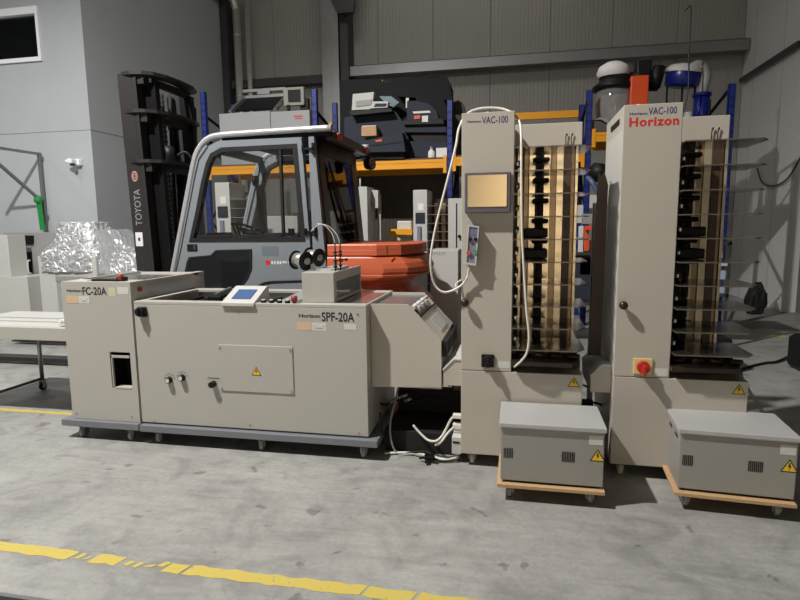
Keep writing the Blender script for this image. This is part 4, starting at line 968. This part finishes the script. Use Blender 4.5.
obj('monitor_stand', MB().box(-3.14, -3.02, 8.1, 8.18, 2.99, 3.2).box(-3.3, -2.93, 7.95, 8.3, 2.975, 3.0).cyl((-3.28, 8.0, 2.98), (-3.28, 8.0, 3.09), .025), BLACK, t)
lg = MB(); lg.box(-3.14, -3.0, 7.826, 7.83, 2.885, 2.902).box(-3.12, -3.01, 7.826, 7.83, 2.858, 2.87); obj('logo', lg, REDTXT, t)

t = thing('large_format_printer', 'big black printer with rounded roll drum on the middle rack shelf', 'printer', (-1.6, 8.2, 2.24))
def pq(a, b_, Y): v = at(a, b_, Y=Y); return (v.x, v.z)
obj('rear_body', MB().prism([pq(*c, 8.5) for c in [(347, 150), (347, 86), (385, 84), (389, 88), (412, 84), (450, 83), (453, 90), (453, 150)]], 'Y', 8.15, 8.55), NAVYD, t)
obj('top_hood', MB().prism([pq(*c, 8.1) for c in [(393, 89), (450, 83), (453, 100), (452, 102), (400, 98)]], 'Y', 8.0, 8.2), NAVYD, t)
dr_ = MB(); poly = []
for i in range(15):
    a = math.radians(-10+i*14); poly.append((-1.20+.26*math.cos(a), 2.80+.33*math.sin(a)))
dr_.prism(poly, 'Y', 7.85, 8.15, True); obj('roll_drum', dr_, NAVYD, t)
obj('side_shell', MB().prism([pq(*c, 7.85) for c in [(408, 118), (408, 102), (418, 102), (430, 105), (437, 112), (440, 121), (447, 128), (447, 133), (405, 133)]], 'Y', 7.78, 7.9), NAVYB, t)
obj('output_shelf', MB().prism([pq(*c, 7.75) for c in [(403, 121), (442, 119), (444, 122), (444, 124), (404, 125)]], 'Y', 7.72, 7.9), BLACK, t)
obj('lower_shell', MB().prism([pq(*c, 7.9) for c in [(345, 157), (345, 118), (380, 112), (396, 112), (405, 125), (412, 150), (418, 157)]], 'Y', 7.86, 8.2), NAVYB, t)
obj('front_shell', MB().prism([pq(*c, 7.9) for c in [(411, 142), (449, 143), (449, 158), (417, 158)]], 'Y', 7.82, 8.2), NAVYB, t)
obj('cavity', MB().prism([pq(*c, 7.86) for c in [(406, 127), (448, 126), (448, 143), (416, 144)]], 'Y', 7.84, 8.1), BLACK, t)
obj('scanner_lid', MB().prism([pq(*c, 7.9) for c in [(353, 111), (354, 95), (375, 93), (373, 108), (371, 110)]], 'Y', 7.84, 8.0), LIGHTG, t)
obj('lid_stripe', MB().prism([pq(*c, 7.84) for c in [(356, 107), (356, 101), (372, 99.5), (371, 105)]], 'Y', 7.83, 7.84), GREYP, t)
obj('display_unit', MB().prism([pq(*c, 7.78) for c in [(371, 109), (374, 102), (389, 102), (388, 108)]], 'Y', 7.74, 7.84), LIGHTG, t)
obj('display', MB().prism([pq(*c, 7.74) for c in [(374, 107), (375.5, 103.5), (387, 103.5), (386, 106.5)]], 'Y', 7.735, 7.74), DKSCR, t)
obj('cover_sheet', MB().prism([pq(*c, 7.95) for c in [(380, 97), (392, 97), (400, 103), (394, 108), (389, 107)]], 'Y', 7.9, 7.95), mat('teal_film', (88, 118, 128), .3), t)
obj('shelf_ledge', MB().prism([pq(*c, 7.75) for c in [(350, 112), (392, 109), (393, 112), (352, 116)]], 'Y', 7.7, 7.9), BLACK, t)
obj('label_tag', MB().prism([pq(*c, 7.72) for c in [(422, 116), (428, 115.5), (428, 122), (422, 122)]], 'Y', 7.715, 7.72).prism([pq(*c, 7.8) for c in [(406, 98), (409, 98), (408, 108), (406, 108)]], 'Y', 7.79, 7.8).prism([pq(*c, 7.8) for c in [(413, 112), (430, 111), (431, 113), (414, 114)]], 'Y', 7.77, 7.78), PAPER, t)
obj('orange_tab', MB().prism([pq(*c, 7.72) for c in [(414, 116), (420, 115), (420, 119), (414, 119)]], 'Y', 7.715, 7.72), ORANGE2, t)
t = thing('slate_scanner_unit', 'slate grey sloping paper tray unit in front of the big black printer', 'printer part', (-2.0, 7.65, 2.24))
obj('sloping_tray', MB().prism([pq(*c, 7.62) for c in [(358, 153), (362, 142), (403, 133), (406, 152)]], 'Y', 7.56, 7.80), NAVYB, t)
obj('tray_slot', MB().prism([pq(*c, 7.56) for c in [(367, 146.5), (367, 145), (402, 141), (402, 142.5)]], 'Y', 7.552, 7.56), BLACK, t)
obj('foot', MB().prism([pq(*c, 7.65) for c in [(360, 158.5), (360, 150), (404, 150), (404, 158.5)]], 'Y', 7.66, 7.8), BLACK, t)
obj('orange_tab', MB().prism([pq(*c, 7.56) for c in [(375, 140.5), (382, 139), (382, 141.5), (376, 142)]], 'Y', 7.552, 7.56), ORANGE2, t)
def shelfbox(name, a0, b0, a1, b1, Y, d, m, label, cat, group=None):
    v0 = at(a0, b0, Y=Y); v1 = at(a1, b1, Y=Y); o = obj(name, MB().box(v0.x, v1.x, Y, Y+d, v1.z, v0.z, .004), m); return tag(o, label, cat, group)
t = thing('cardboard_box', 'open cardboard box lying on the slate part of the black printer', 'box', (-2.0, 7.62, 2.6))
v0 = at(362, 127, Y=7.7); v1 = at(377, 136, Y=7.7)
bx_ = MB().box(v0.x, v1.x, 7.66, 7.84, v1.z, v0.z, .003); obj('carton', bx_, CARD, t); obj('contents', MB().box(v0.x+.01, v1.x-.01, 7.68, 7.82, v0.z, v0.z+.012), PAPER, t)
shelfbox('red_book', 356, 82, 370, 85, 8.2, .3, REDP, 'flat red and white package on top of the black printer', 'package')
shelfbox('brown_box', 373, 80.5, 383, 84, 8.2, .3, CARD, 'flat brown package on top of the black printer', 'package')
shelfbox('paper_box', 436, 148, 449, 158.5, 7.72, .09, PAPER, 'small white and tan paper box at the rack edge beside the blue post', 'box')
bt = thing('bottle', 'small white bottle with cap on the rack shelf edge', 'bottle', at(431.5, 157.5, Y=7.78))
q = at(431.5, 158.5, Y=7.765)
obj('bottle_body', MB().lathe([(0, 0), (.045, 0), (.048, .02), (.045, .09), (.02, .115), (.018, .13), (0, .13)], q, (0, 0, 1), 20), PAPER, bt)
obj('cap', MB().cyl(q+Vector((0, 0, .13)), q+Vector((0, 0, .155)), .02), GREYP, bt)
tp = MB(); q = at(452, 100, Y=8.1); tp.prism([pq(*c, 8.3) for c in [(452, 157), (452, 103), (458, 100), (463, 103), (470, 125), (470, 157)]], 'Y', 8.3, 8.55)
tag(obj('covered_machine', tp, mat('olive_dark_cover', (48, 46, 42), .6)), 'dark covered machine on the rack behind the screen tower top', 'machine')

# vacuum cleaner parts on the right rack
zt = 2.50
t = thing('industrial_vacuum', 'orange industrial vacuum with clear vessel and black lid on the rack', 'vacuum', at(625, 130, Y=8.0))
q = at(614, 100, Y=8.0); cx_, cy_ = q.x, 8.0
obj('clear_vessel', MB().lathe([(0, 2.52), (.14, 2.52), (.20, 2.62), (.23, 2.8), (.23, 3.0), (.21, 3.06)], (cx_, cy_, 0), (0, 0, 1), 28), CLEAR, t)
obj('lid', MB().lathe([(.0, 3.03), (.27, 3.04), (.28, 3.08), (.20, 3.14), (.17, 3.22), (0, 3.22)], (cx_, cy_, 0), (0, 0, 1), 28), BLACK, t)
obj('filter_bag', MB().lathe([(.18, 3.20), (.21, 3.25), (.18, 3.33), (.10, 3.38), (0, 3.39)], (cx_-.02, cy_, 0), (0, 0, 1), 22), PAPER, t)
q1 = at(630, 110, Y=7.85)
obj('orange_post', MB().box(q1.x-.02, q1.x+.19, 7.75, 7.95, 2.50, 3.15, .01), ORANGE2, t)
obj('motor_head', MB().cyl((q1.x+.0, 8.05, 3.15), (q1.x+.36, 8.05, 3.13), .12).box(q1.x+.08, q1.x+.26, 7.95, 8.2, 3.2, 3.38, .02).cyl((q1.x+.3, 8.0, 3.05), (q1.x+.36, 8.0, 3.3), .08), BLACK, t)
t = thing('blue_filter_unit', 'blue and white round filter unit with curved grey hose on the rack', 'filter unit', at(685, 120, Y=8.1))
q = at(683, 75, Y=8.1); cx_ = q.x
obj('drum', MB().lathe([(0, -.13), (.18, -.13), (.205, -.10), (.21, .05), (.20, .07), (0, .07)], (cx_, 8.1, q.z-.02), (.12, -.1, 1), 30), BLUEP, t)
obj('drum_lid', MB().lathe([(.225, .04), (.22, .08), (.17, .13), (.08, .15), (0, .15)], (cx_, 8.1, q.z-.02), (.12, -.1, 1), 30), LIGHTG, t)
h0 = [at(*c, Y=8.0) for c in ((693, 68), (698, 65), (704, 69), (706, 78), (703, 90), (702, 96))]
obj('hose', MB().tube(h0, .06, 12), GREYP, t)
q2 = at(702, 95, Y=8.0); obj('canister', MB().cyl((q2.x, 8.0, 2.50), (q2.x, 8.0, q2.z), .09).cyl((q2.x, 8.0, q2.z-.02), (q2.x, 8.0, q2.z+.02), .11), BLUEP, t)
obj('white_canister', MB().cyl((q2.x-.15, 8.0, 2.50), (q2.x-.15, 8.0, 2.72), .05), LIGHTG, t)
lg_ = MB()
for dx in (-.18, .0, .15): lg_.cyl((cx_+dx, 8.1, 2.5), (cx_+dx, 8.1, q.z-.1), .012, n=8)
lg_.box(cx_-.25, cx_+.3, 7.9, 8.3, 2.50, 2.54)
obj('stand', lg_, BLACK, t)
t = thing('thin_rod', 'thin upright rod with a bent tip in front of the blue filter unit', 'rod', (1.75, 7.66, 2.2))
obj('rod', MB().tube([(1.79, 7.66, 2.24)]+[at(*c, Y=7.66) for c in ((686.5, 100), (689, 50), (691, 9), (688, 8), (685, 11))], .009, 6), DSTEEL, t)
t = thing('equipment_case', 'dark grey flat case resting on the yellow rack beam beside the vacuum', 'case', at(596, 128, Y=7.9))
obj('shell', MB().prism([pq(*c, 7.85) for c in [(592, 132), (592, 121), (600, 121), (608, 126), (608, 132)]], 'Y', 7.75, 7.88), mat('case_grey', (88, 84, 80), .5), t)
obj('lid', MB().prism([pq(*c, 7.8) for c in [(592, 121), (600, 118), (608, 120), (609, 126), (606, 125), (600, 122)]], 'Y', 7.75, 7.88), GREYP, t)

# ================================================================== things under / in front of the racks
def back_tower(x, y, label, k=1.0, w_=.22):
    t = thing('distant_collating_tower', label, 'collating machine', (x+.2, y+.2, 0)); H = 1.91*k
    obj('column', MB().box(x, x+w_, y, y+.45, .05, H, .004), LIGHTG, t)
    obj('screen', MB().box(x+.03, x+w_-.03, y-.012, y, H-.44*k, H-.30*k), DKSCR, t)
    obj('note', MB().box(x+w_*.35, x+w_*.75, y-.004, y, H-.27*k, H-.18*k), PAPER, t)
    obj('remote', MB().box(x+w_*.3, x+w_*.55, y-.03, y, H-.68*k, H-.48*k), GREYBLUE, t)
    obj('remote_cable', MB().tube([(x+w_*.4, y-.02, H-.68*k), (x+w_*.3, y-.02, H-.75*k), (x+.02, y-.02, H-.82*k)], .006, 6), BLACK, t)
    obj('base', MB().box(x, x+w_+.28, y, y+.5, .05, .5, .004), LIGHTG, t)
    obj('foot', MB().box(x+.03, x+.08, y+.03, y+.08, 0, .05).box(x+w_+.2, x+w_+.25, y+.03, y+.08, 0, .05).box(x+.03, x+.08, y+.4, y+.45, 0, .05), RUBBER, t)
    obj('back_panel', MB().box(x+w_, x+w_+.30, y+.42, y+.44, .5, H-.1), DBROWN, t)
    for a in (.04, .13, .22): obj('rail', MB().box(x+w_+a, x+w_+a+.05, y+.38, y+.41, .5, H-.15), TAN2, t)
    for i in range(10): obj('bin_tray', MB().box(x+w_, x+w_+.29, y, y+.34, (.66+i*.115)*k, (.66+i*.115)*k+.004), GREYP, t)
    return t
v = at(413, 190, Y=7.0); v2 = at(427, 190, Y=7.0)
back_tower(v.x, 7.0, 'distant grey collating tower with small dark screen under the rack', v.z/1.91, v2.x-v.x)
t = thing('tall_cabinet', 'tall white cabinet under the rack seen right of the forklift cab', 'cabinet', (-2, 7.2, 0))
v = at(350, 187, Y=7.1); v2 = at(367, 187, Y=7.1)
obj('body', MB().box(v.x, v2.x, 7.1, 7.5, 0, v.z, .005), LIGHTG, t); obj('door_panel', MB().box(v.x+.02, v.x+.10, 7.09, 7.1, .1, v.z-.06), BEIGE2, t)
obj('top_rod', MB().cyl((v.x+.08, 7.3, v.z), (v.x+.08, 7.3, v.z+.12), .01), LIGHTG, t)
t = thing('wall_box', 'pale electrical box on a post beside the tall white cabinet', 'box', (-1.8, 7.4, 0))
obj('enclosure', MB().prism([pq(*c, 7.3) for c in [(378, 208), (378, 190), (370.5, 190), (370.5, 197), (374, 208)]], 'Y', 7.3, 7.4), LIGHTG, t)
v = at(380, 220, Y=7.4); obj('post', MB().box(v.x-.03, v.x+.01, 7.40, 7.44, 0, 1.75), BEIGE2, t)
t = thing('pallet_truck', 'yellow tray machine with a white bin left of the distant grey tower', 'machine', (-1.4, 7.2, 0))
v = at(397, 221, Y=7.1); v2 = at(412, 221, Y=7.1); obj('white_bin', MB().box(v.x, v2.x-.01, 7.1, 7.4, 0, v.z, .01), LIGHTG, t)
obj('yellow_tray', MB().prism([pq(*c, 7.0) for c in [(391, 229), (412, 229), (412, 235), (397, 234.5), (395, 231), (391, 231)]], 'Y', 7.0, 7.1), YEL, t)
t = thing('side_cabinet', 'pale grey cabinet with vent slots just left of the screen tower', 'cabinet', (-.76, 6, 0))
v0 = at(430, 250, Y=5.8); v1 = at(449.5, 252, Y=5.8)
obj('body', MB().box(v0.x, v1.x+.09, 5.8, 6.3, .04, v0.z, .005), LIGHTG, t)
obj('feet', MB().box(v0.x+.02, v0.x+.07, 5.85, 5.9, 0, .04).box(v1.x+.02, v1.x+.07, 5.85, 5.9, 0, .04).box(v1.x+.02, v1.x+.07, 6.2, 6.25, 0, .04), RUBBER, t)
v = MB()
for i in range(6): v.box(v0.x+.02+i*.024, v0.x+.03+i*.024, 5.797, 5.8, v0.z-.05, v0.z-.02)
obj('vent', v, GREYP, t)
obj('side_port', MB().box(v1.x+.09, v1.x+.095, 5.85, 5.9, v0.z-.3, v0.z-.24), BLACK, t)
t = thing('rear_collating_tower', 'pale collating tower column directly behind the screen tower', 'collating machine', (-.8, 8.4, 0))
obj('column', MB().box(-.83, -.55, 6.95, 7.45, .04, 1.66, .004), LIGHTG, t); obj('door_gap', MB().box(-.735, -.72, 6.946, 6.95, .3, 1.6), BLACK, t)
obj('knob', MB().cyl((-.69, 6.95, 1.2), (-.69, 6.91, 1.2), .02), BLACK, t); obj('feet', MB().box(-.8, -.75, 7.0, 7.05, 0, .04).box(-.63, -.58, 7.0, 7.05, 0, .04).box(-.7, -.65, 7.35, 7.4, 0, .04), RUBBER, t)
t = thing('pallet_truck', 'yellow tray machine with a white bin under the rack', 'machine', (-1.7, 8.2, 0))
obj('white_bin', MB().box(-1.72, -1.42, 8.1, 8.5, .0, 1.36, .01), LIGHTG, t); obj('yellow_tray', MB().prism([(-1.86, 1.24), (-1.42, 1.24), (-1.42, 1.13), (-1.72, 1.13), (-1.77, 1.21), (-1.86, 1.22)], 'Y', 7.95, 8.1), YEL, t)
back_tower(-3.80, 6.72, 'white collating tower seen through the forklift cab window', 1.0, .2)
# workbench clutter seen between the two towers
t = thing('parts_trolley', 'cluttered trolley with orange clamps seen between the two towers', 'trolley', (.9, 6.6, 0))
obj('frame', MB().box(.40, .44, 6.4, 6.44, 0, 1.2).box(1.2, 1.24, 6.4, 6.44, 0, 1.2).box(.40, .44, 7.0, 7.04, 0, 1.2).box(1.2, 1.24, 7.0, 7.04, 0, 1.2).box(.40, 1.24, 6.4, 7.04, 1.0, 1.03).box(.40, 1.24, 6.4, 7.04, .45, .48), DSTEEL, t)
obj('side_panel', MB().box(.46, 1.2, 6.5, 6.52, .5, 1.0), mat('dark_blue_grey', (44, 50, 62), .5), t)
def s2(name, a0, b0, a1, b1, Y, d, m, par):
    v0 = at(a0, b0, Y=Y); v1 = at(a1, b1, Y=Y); return obj(name, MB().box(v0.x, v1.x, Y, Y+d, v1.z, v0.z, .004), m, par)
s2('orange_clamp', 585, 226, 596, 230, 6.35, .04, ORANGE2, t); s2('orange_clamp', 585, 226, 588.5, 251, 6.4, .04, ORANGE2, t); s2('orange_clamp', 590, 240, 594, 256, 6.45, .04, ORANGE2, t)
s2('grey_box', 582, 214, 593, 224, 6.6, .2, GREYP, t); s2('white_box', 578, 205, 583, 223, 6.6, .1, LIGHTG, t); s2('dark_bin', 580, 258, 597, 275, 6.5, .3, BLACK, t)
s2('pale_part', 579, 226, 583, 252, 6.5, .05, PALEST, t)
t = thing('folded_stand', 'dark folded stand with white and blue fittings hanging behind the towers', 'stand', (.95, 7, 0))
obj('mast', MB().tube([at(588, 178, Y=6.9), at(592, 182, Y=6.8), at(600, 196, Y=6.8)], .03), mat('steel_blue', (84, 100, 132), .4), t)
obj('head', MB().lathe([(0, -.12), (.1, -.1), (.14, 0), (.1, .08), (0, .1)], at(600, 172, Y=6.9), (.3, 0, 1), 14), BLACK, t)
s2('white_panel', 590, 195, 598, 208, 6.9, .03, LIGHTG, t); obj('post', MB().box(1.02, 1.06, 7.08, 7.13, 0, 2.0), BLACK, t)
t = thing('steel_angle', 'pale perforated steel angle standing behind the second tower', 'steel angle', (.47, 3.9, 0))
v0 = at(593.5, 203, Y=3.9); v1 = at(598.5, 203, Y=3.9)
am = MB(); am.box(v0.x, v0.x+.034, 3.9, 3.906, 0, v0.z).box(v0.x, v0.x+.005, 3.9, 3.94, 0, v0.z); am.mat(1)
for i in range(12): am.cyl((v0.x+.018, 3.899, .3+i*.1), (v0.x+.018, 3.9, .3+i*.1), .004, n=8)
obj('angle_bar', am, [STEEL, BLACK], t)
# seen through tower 2
t = thing('shelf_trolley', 'low shelf with white sheets and light boxes behind the right tower', 'shelf', (2.0, 7.3, 0))
s = MB(); s.box(1.55, 2.2, 6.5, 7.1, 1.10, 1.13).box(1.55, 2.2, 6.5, 7.1, .55, .58)
for x in (1.55, 2.17):
    for y in (6.5, 7.07): s.box(x, x+.03, y, y+.03, 0, 1.13)
obj('frame', s, DSTEEL, t)
obj('white_sheet', MB().box(1.66, 2.05, 6.52, 6.9, 1.13, 1.15), PAPER, t); obj('brown_board', MB().box(1.6, 2.15, 6.6, 6.64, .8, 1.1), CARD, t)
obj('light_box', MB().box(1.85, 2.18, 6.55, 6.9, .58, .84, .01), mat('pale_blue_box', (168, 180, 196), .6), t); obj('sheet_stack', MB().box(1.62, 2.18, 6.5, 6.58, .88, .93), mat('pale_blue_sheet', (190, 196, 206), .6), t)
t = thing('black_bag', 'black plastic bag slumped against the right wall on the floor', 'bag', (3.4, 9, 0))
lv = []
q = at(755, 300, Y=9.0)
rnd = random.Random(3)
for i in range(9):
    f = i/8; w_ = .135*(math.sin(math.pi*(.12+.80*f)))**.5
    lv.append((f*.40, q.x-w_+.02*f, q.x+w_+.02*f, 9.0-w_*.7, 9.0+w_*.7, .9))
lv.append((.46, q.x-.01, q.x+.06, 8.98, 9.03, .5))
crumple(lv, 'bag', RUBBER, t, n=30, amp=.08, seed=5)
v0 = at(691, 292, Y=7.0)
t = thing('black_case', 'black case on the floor behind the lower bins of the right tower', 'case', (2.1, 5.6, 0))
q = at(712, 332, Y=5.4)
obj('shell', MB().box(q.x-.13, q.x+.16, 5.35, 5.75, .02, .32, .02), BLACK, t); obj('handle', MB().tube([(q.x-.05, 5.5, .32), (q.x-.05, 5.5, .36), (q.x+.08, 5.5, .36), (q.x+.08, 5.5, .32)], .012, 6), BLACK, t)
obj('foot', MB().box(q.x-.1, q.x-.05, 5.4, 5.45, 0, .02).box(q.x+.08, q.x+.13, 5.4, 5.45, 0, .02).box(q.x, q.x+.05, 5.68, 5.72, 0, .02), RUBBER, t)
# right edge: lamp cable on the wall, post with orange stripe
cable('wall_cable', [at(757, 168, X=3.85), at(762, 182, X=3.85), at(773, 186, X=3.85), at(787, 179, X=3.85), at(800, 158, X=3.85), at(806, 140, X=3.85)], .012, DSTEEL, 'thin dark cable drooping across the right ribbed wall')
t = thing('edge_post', 'black post with an orange edge strip and heavy foot at the right edge', 'post', (2.6, 5.6, 0))
q = at(803, 340, Y=5.6); q2 = at(799, 228, Y=5.6)
obj('foot', MB().prism([(q.x-.02, .0), (q.x-.05, .04), (q.x-.05, .28), (q.x+.0, .32), (q.x+.3, .32), (q.x+.3, 0)], 'Y', 5.5, 5.75), BLACK, t)
obj('post', MB().box(q.x+.02, q.x+.2, 5.52, 5.7, .32, 1.30, .01), BLACK, t)
obj('orange_strip', MB().box(q.x-.00, q.x+.02, 5.52, 5.56, .32, 1.30), YEL, t)

# ================================================================== light
def lamp(name, loc, power, color, r=.12, spot=None, tgt=None, blend=1.0):
    l = bpy.data.lights.new(name, 'SPOT' if spot else 'POINT'); l.energy = power; l.color = color; l.shadow_soft_size = r
    o = bpy.data.objects.new(name, l); COL.objects.link(o); o.location = loc
    if spot:
        l.spot_size = math.radians(spot); l.spot_blend = blend
        d = Vector(tgt or (loc[0], loc[1], 0))-Vector(loc); o.rotation_euler = d.to_track_quat('-Z', 'Y').to_euler()
    return o
lamp('highbay_lamp', (-3.6, 1.05, 6.4), 2650, (1, .975, .94), .09, 172, None, .6)
lamp('highbay_lamp_rear', (-6.6, 4.3, 5.8), 230, (.94, .97, 1), .10, 160, None, .9)
lamp('highbay_lamp_left', (-10.2, 4.3, 5.8), 230, (.94, .97, 1), .10, 160, None, .9)
lamp('added_wall_spot', (.6, -5.8, 5.5), 4200, (1, .84, .62), .15, 42, (.4, -9, 2.0), .8)  # unseen warm spot, added so the lit front wall reflects in the tower rails
def area(name, loc, power, color, sx, sy, tgt):
    l = bpy.data.lights.new(name, 'AREA'); l.shape = 'RECTANGLE'; l.size = sx; l.size_y = sy; l.energy = power; l.color = color
    o = bpy.data.objects.new(name, l); COL.objects.link(o); o.location = loc
    o.rotation_euler = (Vector(tgt)-Vector(loc)).to_track_quat('-Z', 'Y').to_euler()
area('front_fill_area', (1.5, -4.5, 7.3), 15, (1, .97, .92), 6, 1.2, (.5, 6, 1))  # unseen area light, added to fill the machine fronts and back wall
area('roof_light_strip_back', (-1.5, 7.6, 7.4), 60, (1, .96, .9), 5, .6, (-1.5, 10.5, 3))
wd = bpy.data.worlds.new('world'); SC.world = wd; wd.use_nodes = True
wd.node_tree.nodes['Background'].inputs[0].default_value = (.6, .65, .7, 1); wd.node_tree.nodes['Background'].inputs[1].default_value = .1
SC.view_settings.view_transform = 'Standard'; SC.view_settings.look = 'None'; SC.view_settings.gamma = 1; SC.view_settings.exposure = -.08
SC.cycles.use_denoising = True; SC.cycles.max_bounces = 6; SC.cycles.transparent_max_bounces = 24
